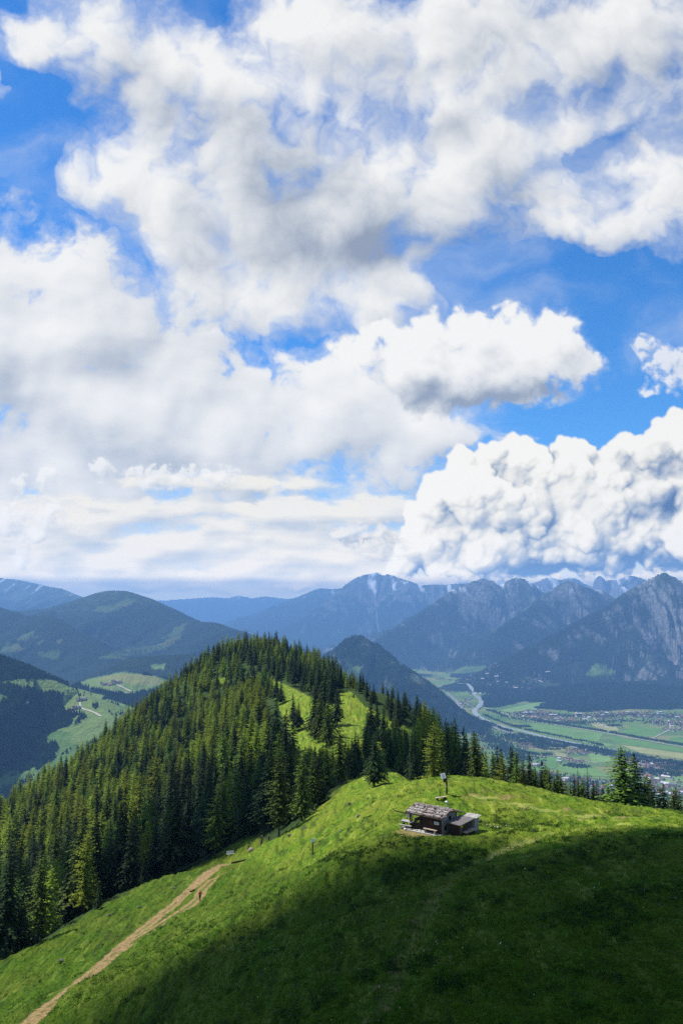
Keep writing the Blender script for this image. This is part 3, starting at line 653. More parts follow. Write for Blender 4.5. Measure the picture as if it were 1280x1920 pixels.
# ------------------------------------------------------------------ the hut and the small things
def simple(name, lo, hi, scale=6, rough=.9, stretch=(1, 1, 1), bump=.3, bscale=None):
    m = NT(name); v = m.n('VectorMath', {0: m.n('TexCoord').outputs['Object'], 1: stretch}, operation='MULTIPLY').outputs[0]
    nz = m.noise(scale, 5, .65, v); c = m.ramp(nz, [(.3, lo), (.7, hi)]); m.bsdf(c, rough, .15, m.bump(nz, bump, .03)); return m.m
M_dkwood = simple('dark_old_wood', (.018,.012,.008), (.07,.045,.03), 5, stretch=(1, 1, 5))
M_grwood = simple('weathered_grey_boards', (.2,.19,.18), (.46,.45,.43), 4, stretch=(1, 1, 7))
M_ltwood = simple('pale_wood', (.28,.21,.15), (.55,.46,.37), 5)
M_shing = simple('roof_shingles', (.07,.065,.06), (.55,.53,.49), 3.2, stretch=(1.5, 1.5, 1))
M_shing2 = simple('reddish_shingles', (.14,.10,.085), (.42,.33,.30), 3.0)
M_stone = simple('stone', (.22,.21,.19), (.55,.54,.50), 7)
M_white = simple('white_paint', (.62,.62,.60), (.82,.82,.80), 5, bump=.05)
M_yellow = simple('yellow_paint', (.62,.52,.02), (.75,.64,.03), 5, bump=.02)
M_glass = NT('dark_glass'); M_glass.bsdf((.012,.014,.016,1), .1, .5); M_glass = M_glass.m
M_metal = simple('grey_metal', (.35,.36,.37), (.5,.5,.5), 5, rough=.5)
class MB:
    def __init__(s): s.v = []; s.f = []; s.mi = []
    def hexa(s, pts, mi=0):
        k = len(s.v); s.v += [tuple(p) for p in pts]
        for q in ((0,3,2,1),(4,5,6,7),(0,1,5,4),(1,2,6,5),(2,3,7,6),(3,0,4,7)): s.f.append(tuple(k+i for i in q)); s.mi.append(mi)
    def box(s, c, sz, rot=None, mi=0, taper=1.0):
        pts = []
        for z in (-.5, .5):
            for x, y in ((-.5,-.5),(.5,-.5),(.5,.5),(-.5,.5)):
                t_ = taper if z > 0 else 1
                p = Vector((x*sz[0]*t_, y*sz[1]*t_, z*sz[2]))
                if rot is not None: p = rot @ p
                pts.append((p.x+c[0], p.y+c[1], p.z+c[2]))
        s.hexa(pts, mi)
    def beam(s, a, b, w, h, mi=0):
        a, b = Vector(a), Vector(b); d = b-a; q = d.to_track_quat('X', 'Z').to_matrix()
        s.box((a+b)/2, (d.length, w, h), q, mi)
    def tube(s, a, b, r0, r1, n=8, mi=0):
        a, b = Vector(a), Vector(b); q = (b-a).to_track_quat('Z', 'X').to_matrix(); k = len(s.v)
        for p, r_ in ((a, r0), (b, r1)):
            for j in range(n):
                o = q @ Vector((r_*math.cos(6.2832*j/n), r_*math.sin(6.2832*j/n), 0)); s.v.append(tuple(p+o))
        for j in range(n): s.f.append((k+j, k+(j+1) % n, k+n+(j+1) % n, k+n+j)); s.mi.append(mi)
        s.f.append(tuple(k+n+j for j in range(n))); s.mi.append(mi); s.f.append(tuple(k+n-1-j for j in range(n))); s.mi.append(mi)
    def blob(s, c, r_, sq=(1, 1, 1), seed=0, mi=0, jit=.18):
        rr_ = random.Random(seed); k = len(s.v); n, m = 8, 5
        for i in range(m+1):
            th = math.pi*i/m
            for j in range(n):
                ph = 6.2832*j/n; g = r_*(1+rr_.uniform(-jit, jit)); s.v.append((c[0]+g*sq[0]*math.sin(th)*math.cos(ph), c[1]+g*sq[1]*math.sin(th)*math.sin(ph), c[2]+g*sq[2]*math.cos(th)))
        for i in range(m):
            for j in range(n): s.f.append((k+i*n+j, k+(i+1)*n+j, k+(i+1)*n+(j+1) % n, k+i*n+(j+1) % n)); s.mi.append(mi)
    def build(s, name, mats, parent=None, smooth=False):
        me = bpy.data.meshes.new(name); me.from_pydata(s.v, [], s.f); mats = mats if isinstance(mats, (list, tuple)) else [mats]
        for m in mats: me.materials.append(m)
        for p, i in zip(me.polygons, s.mi): p.material_index = i; p.use_smooth = smooth
        me.update(); return link(bpy.data.objects.new(name, me), parent)
def emptyo(name, loc, rz=0):
    e = link(bpy.data.objects.new(name, None)); e.location = loc; e.rotation_euler = (0, 0, rz); e.empty_display_size = .5; return e
# hut frame: +x along the eaves (towards the camera, right), +y from the porch side to the back
HROT = math.atan2(-.64, .767)
near_corner = at(826, 1563.5, 96.0); near_corner[2] = HUT[2]+.02
hut = emptyo('wooden_hut', near_corner, HROT)
tag(hut, 'small old wooden alpine hut with stone-weighted shingle roof on the grassy mound', 'hut')
HL, HW, HE, HR = 4.2, 3.3, 1.88, 2.36     # wall length, width, eave height, ridge height
# walls: x from -HL..0, y 0..HW ; the porch takes the far half of the front
b = MB(); fl = -2.7                        # closed part from fl to 0
nb = 9
for k in range(nb):                        # dark log front
    z0 = HE*k/nb; b.box(((fl+0)/2, .05, z0+HE/nb/2), (-fl-.12, .12+.02*(k % 2), HE/nb-.015))
for k in range(nb):
    z0 = HE*k/nb; b.box((fl+.05, 1.1, z0+HE/nb/2), (.12, 2.1, HE/nb-.012))
b.build('front_wall', M_dkwood, hut)
b = MB()
for k in range(13):                        # grey gable boards, following the roof pitch
    z0 = (HR+.05)*k/13.; z1 = z0+(HR+.05)/13.-.012; zc_ = (z0+z1)/2
    y0, y1 = .06, HW-.06
    if zc_ > HE: f_ = (zc_-HE)/(HR-HE); y0, y1 = f_*HW/2, HW-f_*HW/2
    if y1-y0 < .15: continue
    # leave window and hatch openings
    segs = [(y0, y1)]
    def cut(segs, a, c_): 
        o_ = []
        for p, q in segs:
            if q <= a or p >= c_: o_.append((p, q)); continue
            if p < a: o_.append((p, a))
            if q > c_: o_.append((c_, q))
        return o_
    if .98 < zc_ < 1.78: segs = cut(segs, 1.55, 2.2)
    if .35 < zc_ < .78: segs = cut(segs, .7, 1.15)
    for p, q in segs: b.box((-.04+.012*(k % 2), (p+q)/2, zc_), (.09, q-p, z1-z0))
b.build('gable_wall', M_grwood, hut)
b = MB(); b.box((-HL/2, HW-.06, HE/2), (HL-.1, .1, HE)); b.box((-HL+.06, HW/2+.9, HE/2), (.1, HW-1.9, HE)); b.build('back_wall', M_dkwood, hut)
b = MB(); b.box((-.03, .0, HE/2), (.16, .16, HE)); b.box((fl, -.02, HE/2), (.16, .16, HE)); b.box((-HL+.05, -.02, HE/2), (.13, .13, HE)); b.box((-HL+.05, HW-.03, HE/2), (.16, .16, HE)); b.box((-.03, HW-.03, HE/2), (.16, .16, HE)); b.build('corner_post', M_dkwood, hut)
wd = MB(); wd.box((-.03, 1.875, 1.38), (.02, .6, .72)); wo_ = wd.build('window', M_glass, hut)
b = MB(); b.box((.03, 1.875, 1.0), (.16, .78, .06)); b.build('sill', M_white, wo_)
b = MB()
for y_, z_, w_, h_ in ((1.55, 1.38, .06, .82), (2.2, 1.38, .06, .82), (1.875, 1.79, .72, .06)): b.box((.02, y_, z_), (.06, w_, h_))
b.build('frame', M_grwood, wo_)
b = MB(); b.box((.0, 1.05-.12, .57), (.05, .46, .42)); b.build('hatch', M_dkwood, hut)
b = MB(); b.box((-1.25, -.04, 1.12), (.55, .06, .5)); b.build('shutter', simple('brown_shutter', (.05,.025,.015), (.10,.055,.03)), hut)
b = MB(); b.box((-.52, -.05, 1.2), (.62, .05, .32)); sg = b.build('notice_board', M_white, hut)
b = MB()
for r_ in range(3):
    x_ = -.78
    while x_ < -.28: wl = random.uniform(.05, .12); b.box((x_+wl/2, -.08, 1.29-.085*r_), (wl, .01, .03)); x_ += wl+.03
b.build('lettering', M_dkwood, sg)
b = MB(); b.box((-1.15, -.45, .50), (1.75, .32, .06)); b.box((-1.8, -.45, .24), (.08, .28, .48)); b.box((-.5, -.45, .24), (.08, .28, .48)); b.build('bench', M_ltwood, hut)
b = MB()
for k in range(6): b.box(((fl-HL)/2, .02, .12+k*.13), (HL+fl-.1, .06, .115))
b.box(((fl-HL)/2, .0, .92), (HL+fl, .14, .05)); b.build('porch_panel', M_dkwood, hut)
b = MB(); b.box((-HL+.5, .8, 1.0), (.06, 1.3, .4)); b.box((-HL+.9, 1.35, .86), (1.0, .06, .1)); b.build('porch_shelf', M_ltwood, hut)
# roof: two boarded slopes with shingles, battens and stones
roof = MB(); OH = .5; X0, X1 = -HL-.45, .42; sl = (HR-HE)/(HW/2)
def rz_(y): return HR+.12-sl*abs(y-HW/2)
for sgn in (-1, 1):
    y0 = HW/2; y1 = HW/2+sgn*(HW/2+OH)
    roof.hexa([(X0, y0, rz_(y0)-.1), (X1, y0, rz_(y0)-.1), (X1, y1, rz_(y1)-.1), (X0, y1, rz_(y1)-.1), (X0, y0, rz_(y0)-.03), (X1, y0, rz_(y0)-.03), (X1, y1, rz_(y1)-.03), (X0, y1, rz_(y1)-.03)] if sgn > 0 else
              [(X0, y1, rz_(y1)-.1), (X1, y1, rz_(y1)-.1), (X1, y0, rz_(y0)-.1), (X0, y0, rz_(y0)-.1), (X0, y1, rz_(y1)-.03), (X1, y1, rz_(y1)-.03), (X1, y0, rz_(y0)-.03), (X0, y0, rz_(y0)-.03)])
ro = roof.build('roof', M_dkwood, hut)
sh = MB(); rr3 = random.Random(5)
for sgn in (-1, 1):
    q0 = Matrix.Rotation(-sgn*math.atan(sl), 3, 'X')
    for row in range(9):
        yy = HW/2+sgn*(.12+row*(HW/2+OH-.1)/9); x_ = X0+rr3.uniform(0, .1)
        while x_ < X1-.05:
            wl = rr3.uniform(.10, .34)
            if rr3.random() > .2:
                q = q0 @ Matrix.Rotation(rr3.gauss(0, .09), 3, 'Z') @ Matrix.Rotation(rr3.gauss(0, .06)+sgn*.05, 3, 'X') @ Matrix.Rotation(rr3.gauss(0, .06), 3, 'Y')
                sh.box((x_+wl/2, yy, rz_(yy)+.02+rr3.uniform(0, .04)), (wl*.95, rr3.uniform(.26, .36), .022), q, mi=0 if rr3.random() < .75 else 1)
            x_ += wl*rr3.uniform(.95, 1.2)
sh.build('shingles', [M_shing, M_shing2], ro)
bt = MB()
for sgn in (-1, 1):
    for yy in (.35, .9, 1.4, 1.95):
        y_ = HW/2+sgn*yy; bt.beam((X0-.05, y_, rz_(y_)+.10), (X1+.05, y_+rr3.gauss(0, .05), rz_(y_)+.11), .10, .07)
bt.beam((X1-.02, HW/2-HW/2-OH, rz_(-OH)+.05), (X1-.02, HW/2, rz_(HW/2)+.06), .10, .12); bt.beam((X1-.02, HW+OH, rz_(HW+OH)+.05), (X1-.02, HW/2, rz_(HW/2)+.06), .10, .12)
bt.beam((X0, HW/2, HR+.20), (X1, HW/2, HR+.20), .16, .06)
bt.build('battens', M_shing2, ro)
st = MB()
for k in range(14):
    sgn = rr3.choice((-1, -1, 1)); yy = rr3.choice((.35, .9, 1.4, 1.95))+rr3.uniform(-.05, .08); y_ = HW/2+sgn*yy; st.blob((rr3.uniform(X0+.2, X1-.2), y_, rz_(y_)+.19), rr3.uniform(.07, .12), (1.3, 1, .6), k)
st.build('roof_stones', M_stone, ro)
b = MB(); b.beam((X0-1.5, -OH+.02, rz_(-OH)-.05), (X0+.3, -OH+.02, rz_(-OH)-.1), .12, .10); b.build('gutter_beam', M_dkwood, hut)
b = MB(); b.tube((-.55, HW/2+.45, HR-.1), (-.55, HW/2+.45, HR+.78), .055, .055); ch = b.build('chimney', M_metal, hut); b = MB(); b.tube((-.55, HW/2+.45, HR+.80), (-.55, HW/2+.45, HR+.90), .20, .12); b.build('cap', M_white, ch)
b = MB(); b.box((-2.1, -.2, .03), (4.6, 1.2, .08)); b.build('plinth', M_stone, hut)
# lean-to shed at the gable side
shed = emptyo('wooden_shed', near_corner, HROT); tag(shed, 'low dark board shed with flat sloping roof beside the right gable of the hut', 'shed')
# defined in the hut frame: front face (boards) faces +x... runs along y
b = MB(); S0, S1, SY0, SY1 = .77, 2.0, .75, 3.35
for k in range(14):
    y_ = SY0+(k+.5)*(SY1-SY0)/14; hgt_ = 1.32+.16*((y_-SY0)/(SY1-SY0)); b.box((S1+.012*(k % 3), y_, hgt_/2-.1), (.05, (SY1-SY0)/14-.02, hgt_+.1))
b.build('front_boards', simple('brown_grey_boards', (.035,.028,.024), (.15,.125,.11), 4, stretch=(1, 1, .2)), shed)
b = MB()
for k in range(7):
    x_ = S0+(k+.5)*(S1-S0)/7; b.box((x_, SY0, .58), ((S1-S0)/7-.015, .05, 1.36))
b.box((S0, (SY0+SY1)/2, .6), (.05, SY1-SY0, 1.2)); b.box(((S0+S1)/2, SY1, .62), (S1-S0, .05, 1.3)); b.build('side_wall', M_dkwood, shed)
b = MB(); b.hexa([(S0-.35, SY0-.3, 1.34), (S1+.3, SY0-.3, 1.24), (S1+.3, SY1+.15, 1.44), (S0-.35, SY1+.15, 1.54), (S0-.35, SY0-.3, 1.41), (S1+.3, SY0-.3, 1.31), (S1+.3, SY1+.15, 1.51), (S0-.35, SY1+.15, 1.61)])
b.build('roof', simple('old_roof_boards', (.06,.055,.055), (.24,.22,.21), 4, stretch=(6, 1, 1)), shed)
b = MB(); b.box((S1+.07, 1.12, 1.12), (.03, .32, .38)); b.build('yellow_plate', M_yellow, shed)
b = MB(); b.box((S1+.38, 2.3, .42), (.6, 2.2, .07)); b.box((S1+.42, 2.8, .50), (.70, 1.2, .05)); b.box((S1+.5, 1.4, .2), (.08, .08, .4)); b.box((S1+.5, 3.2, .2), (.08, .08, .4)); b.box((S1+.36, 2.3, .2), (.35, 1.9, .3), mi=1); b.build('work_bench', [M_ltwood, M_dkwood], shed)
sh2 = emptyo('wooden_outhouse', near_corner, HROT); tag(sh2, 'small board outhouse with pale flat roof at the far right end of the shed', 'outhouse')
b = MB()
for k in range(7): b.box((1.15+k*.17, 3.52, .72), (.155, .05, 1.55))
for k in range(6): b.box((2.28, 3.62+k*.14, .72), (.05, .155, 1.55))
b.box((1.1, 3.95, .7), (.05, .8, 1.5)); b.box((1.7, 4.38, .7), (1.2, .05, 1.5)); b.build('wall', M_grwood, sh2)
b = MB(); b.hexa([(.85, 3.42, 1.50), (2.6, 3.42, 1.50), (2.6, 4.6, 1.66), (.85, 4.6, 1.66), (.85, 3.42, 1.57), (2.6, 3.42, 1.57), (2.6, 4.6, 1.73), (.85, 4.6, 1.73)]); b.build('roof', M_shing, sh2)
def gz(x, y): return float(ground_z(x, y)[0])
def hitp(px, py):
    r = ray(px, py); k = (HUT[2]-EYE)/r[2]; return r*k+np.array([0, 0, EYE])
def picnic(px, py, d, rz, lab):
    p = hitp(px, py); t = emptyo('picnic_table', (p[0], p[1], gz(p[0], p[1])), rz); tag(t, lab, 'table')
    b = MB()
    for k in range(4): b.box((0, -.33+.22*k, .75), (1.7, .2, .05))
    b.build('table_top', M_grwood, t)
    for s_ in (-1, 1):
        b = MB(); b.box((0, s_*.75, .45), (1.7, .26, .05)); b.build('seat', M_grwood, t)
        b = MB(); b.beam((s_*.6, -.5, 0), (s_*.6, .25, .72), .08, .08); b.beam((s_*.6, .5, 0), (s_*.6, -.25, .72), .08, .08); b.beam((s_*.6, -.85, .38), (s_*.6, .85, .38), .06, .08); b.build('leg', M_dkwood, t)
picnic(765, 1552, 97.5, HROT+.1, 'grey weathered picnic table with benches left of the hut porch')
p = hitp(768, 1549); b = MB(); b.box((0, 0, 1.25), (.75, .05, .5)); b.box((-.3, .05, .55), (.08, .08, 1.3)); b.box((.3, .05, .55), (.08, .08, 1.3)); ib = b.build('information_board', [simple('pinkish_board', (.6,.52,.47), (.78,.7,.65)), M_dkwood]); ib.location = (p[0], p[1], gz(p[0], p[1])); ib.rotation_euler = (0, 0, .2); tag(ib, 'pale board on two posts behind the picnic table at the left of the hut', 'board')
for q in ib.data.polygons: q.material_index = 0 if q.index < 6 else 1
for k, (px, py) in enumerate([(781,1558.5),(786,1558),(788,1559.5),(793,1560),(797,1560.5),(759,1556),(757,1552.5)]):
    p = hitp(px, py); b = MB(); b.blob((0, 0, .08), random.uniform(.13, .22), (1.3, 1, .8), 50+k); o = b.build('border_stone', M_white if k % 2 else M_stone, smooth=True); o.location = (p[0], p[1], gz(p[0], p[1])); tag(o, 'pale stone edging the ground before the hut porch', 'stone', 'stones edging the hut terrace')
# post with little roofed board on the mound
p = hit(837, 1494); zp = gz(p[0], p[1]); post = emptyo('wayside_post', (p[0], p[1], zp), .1); tag(post, 'tall dark wooden post with a small tilted white-framed board on the mound behind the hut', 'post')
b = MB(); b.box((0, 0, 1.1), (.20, .2, 2.4)); b.box((.0, 0, 2.75), (.13, .13, 1.1)); b.build('pole', M_dkwood, post)
q = Matrix.Rotation(R(-12), 3, 'Y') @ Matrix.Rotation(R(-28), 3, 'X')
b = MB(); b.box((-.48, -.12, 2.52), (.62, .05, .72), q); pb = b.build('board', M_white, post)
b = MB()
for k in range(5): b.box(Vector((-.48, -.12, 2.52))+q @ Vector((0, -.035, .24-.12*k)), (.44-.06*(k % 2), .01, .035), q)
b.build('lettering', simple('grey_print', (.2,.2,.2), (.3,.3,.3)), pb)
b = MB(); b.box((-.28, -.05, 1.95), (.34, .3, .5)); b.build('bracket_box', M_dkwood, post)
b = MB(); b.beam((-.22, -.1, 1.78), (.42, -.12, 2.12), .12, .10); b.build('arm', M_ltwood, post)
b = MB(); b.box((-.18, -.12, 1.35), (.14, .06, .14)); b.box((-.13, -.12, 1.05), (.12, .06, .10)); b.build('plate', M_white, post)
p = hit(826, 1499); bn = emptyo('bench', (p[0], p[1], gz(p[0], p[1])), R(28)); tag(bn, 'low wooden bench at the foot of the tall post on the mound', 'bench')
b = MB(); b.box((0, 0, .42), (1.7, .42, .07)); b.build('seat', M_ltwood, bn)
for sx in (-1, 1): b = MB(); b.box((sx*.6, 0, .2), (.12, .36, .42)); b.build('leg', M_dkwood, bn)
b = MB(); b.box((0, .25, .72), (.07, .07, .7)); b.build('back_post', M_dkwood, bn)
# small sign on the slope
p = hit(586, 1605); sp = emptyo('signpost', (p[0], p[1], gz(p[0], p[1])-.05), -.1); tag(sp, 'short dark post with a small white sign standing alone on the grass slope', 'signpost')
b = MB(); b.box((0, 0, 1.0), (.17, .17, 2.0)); b.build('pole', M_dkwood, sp); b = MB(); b.box((.1, -.12, 2.15), (.52, .05, .62), Matrix.Rotation(.12, 3, 'Y')); b.build('sign_board', M_white, sp); b = MB(); b.box((.14, -.1, 1.82), (.5, .3, .05)); b.build('shelf', M_dkwood, sp)
# white bench, boulder and stumps by the forest edge
p = hit(432, 1606); bn = emptyo('bench', (p[0], p[1], gz(p[0], p[1])), R(22)); tag(bn, 'white bench at the forest edge above the dirt track', 'bench')
b = MB(); b.box((0, 0, .45), (1.7, .45, .06)); b.build('seat', M_white, bn); b = MB(); b.box((0, .24, .8), (1.7, .05, .4)); b.build('backrest', M_white, bn)
for sx in (-1, 1): b = MB(); b.box((sx*.65, .05, .2), (.08, .4, .45)); b.build('leg', M_dkwood, bn)
def rock(px, py, d, r_, lab, mat=M_stone, sq=(1.3, 1, .8), name='boulder'):
    p = hit(px, py); b = MB(); b.blob((0, 0, r_*.3), r_, sq, int(px)); o = b.build(name, mat, smooth=False); o.location = (p[0], p[1], gz(p[0], p[1])); tag(o, lab, 'boulder' if name == 'boulder' else name.replace('_', ' '))
rock(471, 1598, 186, .62, 'pale rounded boulder beyond the end of the dirt track', simple('pale_boulder', (.3,.24,.17), (.5,.42,.32)))
for (px, py, d, h_, lab) in [(490, 1583, 176, 1.9, 'broken tree stump just above the pale boulder'), (466, 1592, 187, .9, 'low dark stump beside the pale boulder'), (503, 1576, 172, .9, 'thin dark stump between the boulder and the tall larch')]:
    p = hit(px, py); b = MB(); b.tube((0, 0, -.2), (.1, 0, h_), .28, .2, 9); b.tube((0, .05, h_*.6), (-.3, 0, h_*.9), .08, .04, 6); o = b.build('tree_stump', simple('stump_wood', (.09,.06,.04), (.24,.17,.11)), smooth=False); o.location = (p[0], p[1], gz(p[0], p[1])); tag(o, lab, 'stump')
# log retaining the track end, grass-edge timbers
p = hit(449, 1620); b = MB(); b.tube((-1.6, 0, .12), (1.4, .3, .16), .18, .16, 8); o = b.build('log', M_dkwood); o.location = (p[0], p[1], gz(p[0], p[1])); o.rotation_euler = (0, 0, .5); tag(o, 'dark log lying at the upper end of the dirt track', 'log')
p = hit(364, 1665); b = MB(); b.tube((-.9, 0, .1), (.9, .2, .14), .16, .14, 8); o = b.build('log', M_dkwood); o.location = (p[0], p[1], gz(p[0], p[1])); o.rotation_euler = (0, 0, .8); tag(o, 'short dark log between the two branches of the dirt track above the walker', 'log')
rock(862, 1546, 101, .3, 'white stone lying in the grass right of the outhouse roof', M_white)
for k, (px, py, d) in enumerate([(898,1531,105),(571,1559,151),(543,1573,152),(611,1566,146),(330,1668,171),(262,1704,155),(205,1722,150),(640,1563,135),(672,1535,140),(180,1790,128),(118,1800,130),(690,1500,150),(655,1512,160)]):
    labs = ['grey rock in the grass behind the outhouse', 'dark rock on the slope right of the tall larch', 'dark rock just below the foot of the tall larch', 'dark rock on the slope above the signpost', 'grey rock between forest edge and upper track', 'grey rock on the grass strip above the middle of the track', 'grey rock on the grass strip below the dark forest', 'grey rock on the ridge slope right of the signpost', 'dark rock below the lone spruce', 'pale rock left of the lower track', 'small rock left of the lower track near the forest', 'small rock just below the lone spruce', 'small dark rock left below the lone spruce']
    rock(px, py, d, random.uniform(.22, .45), labs[k], simple('dark_rock', (.03,.035,.02), (.15,.15,.12)), sq=(random.uniform(.9, 1.7), 1, .55))
# ------------------------------------------------------------------ walker
def skin_body(name, joints, edges, mat, parent=None, sub=2):
    me = bpy.data.meshes.new(name); me.from_pydata([j[:3] for j in joints], edges, []); o = link(bpy.data.objects.new(name, me), parent)
    md = o.modifiers.new('skin', 'SKIN'); sv = me.skin_vertices[0] if me.skin_vertices else None
    if not me.skin_vertices:
        bpy.context.view_layer.objects.active = o
    for i, j in enumerate(joints): me.skin_vertices[0].data[i].radius = (j[3], j[4] if len(j) > 4 else j[3])
    me.skin_vertices[0].data[0].use_root = True
    s_ = o.modifiers.new('smooth', 'SUBSURF'); s_.levels = sub; s_.render_levels = sub; me.materials.append(mat)
    return o
p = hit(375, 1684); z0 = gz(p[0], p[1])
pe = link(bpy.data.objects.new('person', None)); pe.location = (p[0], p[1], z0+.02); pe.rotation_euler = (0, 0, R(200)); tag(pe, 'walker in a red jacket and dark trousers on the side branch of the dirt track', 'person')
skin_m = simple('skin', (.42,.26,.19), (.5,.32,.24)); red = simple('red_jacket', (.40,.02,.02), (.6,.04,.035)); dkt = simple('dark_trousers', (.015,.02,.035), (.03,.035,.055)); hair = simple('brown_hair', (.03,.018,.01), (.06,.035,.02))
J = [(0,0,.94,.13,.10),(0,0,1.12,.13,.09),(0,.01,1.34,.16,.10),(0,.01,1.47,.055),(0,-.01,1.56,.07,.085),(0,-.01,1.68,.075,.09),
     (-.19,.0,1.40,.055),(-.25,.03,1.14,.042),(-.22,-.16,.95,.032),(.19,.0,1.40,.055),(.25,-.02,1.14,.042),(.24,-.22,1.02,.032),
     (-.09,0,.86,.085),(-.10,-.12,.48,.058),(-.10,.02,.10,.042),(-.10,-.12,.03,.04,.03),(.09,0,.86,.085),(.10,.08,.48,.058),(.10,.30,.14,.042),(.10,.20,.04,.04,.03)]
Eg = [(0,1),(1,2),(2,3),(3,4),(4,5),(2,6),(6,7),(7,8),(2,9),(9,10),(10,11),(0,12),(12,13),(13,14),(14,15),(0,16),(16,17),(17,18),(18,19)]
skin_body('body', J, Eg, skin_m, pe)
skin_body('jacket', [(0,0,.96,.155,.12),(0,0,1.12,.15,.11),(0,.01,1.34,.18,.12),(0,.01,1.44,.08),(-.20,.0,1.40,.075),(-.255,.03,1.14,.058),(-.225,-.14,.97,.045),(.20,.0,1.40,.075),(.255,-.02,1.14,.058),(.24,-.19,1.03,.045)], [(0,1),(1,2),(2,3),(2,4),(4,5),(5,6),(2,7),(7,8),(8,9)], red, pe)
skin_body('trousers', [(0,0,.93,.145,.115),(-.09,0,.86,.105),(-.10,-.12,.48,.075),(-.10,.02,.12,.06),(.09,0,.86,.105),(.10,.08,.48,.075),(.10,.29,.17,.06)], [(0,1),(1,2),(2,3),(0,4),(4,5),(5,6)], dkt, pe)
b = MB(); b.blob((0, .02, 1.71), .105, (.95, 1.05, 1), 3, jit=.05); b.build('hair', hair, pe, smooth=True)
for sx, (fx_, fy_, fz_) in ((-1, (-.10, -.06, .05)), (1, (.10, .25, .07))): b = MB(); b.blob((fx_, fy_, fz_), .09, (.6, 1.5, .6), 4, jit=.03); b.build('boot', M_dkwood, pe, smooth=True)
b = MB(); b.blob((0, -.10, 1.62), .018, (1, 1.3, 1), 1, jit=0); b.blob((-.035, -.085, 1.65), .012, (1, 1, 1), 1, mi=1, jit=0); b.blob((.035, -.085, 1.65), .012, (1, 1, 1), 1, mi=1, jit=0); b.build('face', [skin_m, hair], pe, smooth=True)
# ------------------------------------------------------------------ bird
p = at(682, 1014, 70); V_ = []; F_ = []
wing = [(0,-.10,0),(.22,-.11,.05),(.48,-.02,.07),(.62,.10,.03),(.40,.10,.05),(.18,.09,.03),(0,.10,0)]
for sgn in (1, -1):
    k = len(V_); V_ += [(x*sgn, y, z) for x, y, z in wing]+[(x*sgn, y, z-.012) for x, y, z in wing]; n = len(wing)
    F_ += [tuple(k+i for i in range(n)), tuple(k+n+i for i in reversed(range(n)))]+[(k+i, k+n+i, k+n+(i+1) % n, k+(i+1) % n) for i in range(n)]
me = bpy.data.meshes.new('bird'); me.from_pydata(V_, [], F_); me.materials.append(simple('dark_plumage', (.015,.014,.013), (.05,.045,.04))); bird = link(bpy.data.objects.new('bird', me)); bird.location = p
b = MB(); b.blob((0, .0, -.01), .075, (.8, 2.6, .8), 9, jit=.03); b.blob((0, -.22, .02), .045, (.9, 1.2, .9), 8, jit=.02); b.hexa([(-.03,.15,-.01),(.03,.15,-.01),(.07,.34,-.01),(-.07,.34,-.01),(-.03,.15,.005),(.03,.15,.005),(.07,.34,.005),(-.07,.34,.005)]); b.build('body', me.materials[0], bird, smooth=True)
bird.rotation_euler = (R(8), R(-68), R(-12)); bird.scale = (.42, .42, .42); tag(bird, 'small dark bird gliding on tilted wings in front of the low clouds', 'bird')
# ------------------------------------------------------------------ the valley floor: river, roads, villages, belts of trees
def far_ground(x, y):
    a = np.arctan2(x, y); r_ = np.hypot(x, y); fi = np.clip((a-Af[0])/(Af[1]-Af[0]), 0, len(Af)-1.001); fj = np.clip(np.interp(r_, Df, np.arange(len(Df))), 0, len(Df)-1.001)
    i = fi.astype(int); j = fj.astype(int); u = fi-i; v = fj-j
    g = lambda Z: (Z[j, i]*(1-u)+Z[j, i+1]*u)*(1-v)+(Z[j+1, i]*(1-u)+Z[j+1, i+1]*u)*v
    return g
def on_plane(px, py, z=0.0):
    px = np.asarray(px, float); py = np.asarray(py, float); x = (px-640)/F; u = (960-py)/F; c, s = math.cos(PITCH), math.sin(PITCH); dy, dz = c-u*s, s+u*c
    k = (z-EYE)/dz; return x*k, dy*k
def spline(pts, n=10):
    pts = np.array(pts, float); out = []
    for i in range(len(pts)-1):
        p0, p1, p2, p3 = pts[max(i-1, 0)], pts[i], pts[i+1], pts[min(i+2, len(pts)-1)]
        for t in np.linspace(0, 1, n, endpoint=False): out.append(.5*((2*p1)+(-p0+p2)*t+(2*p0-5*p1+4*p2-p3)*t*t+(-p0+3*p1-3*p2+p3)*t**3))
    out.append(pts[-1]); return np.array(out)
def ribbon(name, pix, width, mat, lift, lab=None, kind='structure'):
    x, y = on_plane(*np.array(pix).T); pts = spline(np.stack([x, y], 1)); d = np.gradient(pts, axis=0); nrm = np.stack([-d[:, 1], d[:, 0]], 1); nrm /= np.linalg.norm(nrm, axis=1, keepdims=True)
    wv = width if np.ndim(width) == 0 else np.interp(np.linspace(0, 1, len(pts)), np.linspace(0, 1, len(width)), width)[:, None]
    a = pts+nrm*wv/2; b = pts-nrm*wv/2; z = np.full(len(pts), lift)
    za = np.maximum(far_ground(a[:, 0], a[:, 1])(FZ), far_ground(b[:, 0], b[:, 1])(FZ))+lift; n = len(pts)
    co = np.concatenate([np.c_[a, za], np.c_[b, za]]); i = np.arange(n-1); o = link(bpy.data.objects.new(name, np_mesh(name, co, np.stack([i, i+n, i+n+1, i+1], 1), [mat], True))); tag(o, lab, None, kind=kind); return pts
wm_ = NT('glacial_river'); wm_.bsdf((.30,.34,.33,1), .25, .5, wm_.bump(wm_.noise(.05, 3, .6, wm_.pos()), .3, 1)); M_river = wm_.m
M_road = simple('asphalt', (.16,.16,.16), (.24,.24,.235), .02, bump=0); M_track = simple('pale_gravel', (.34,.31,.26), (.46,.43,.37), .02, bump=0)
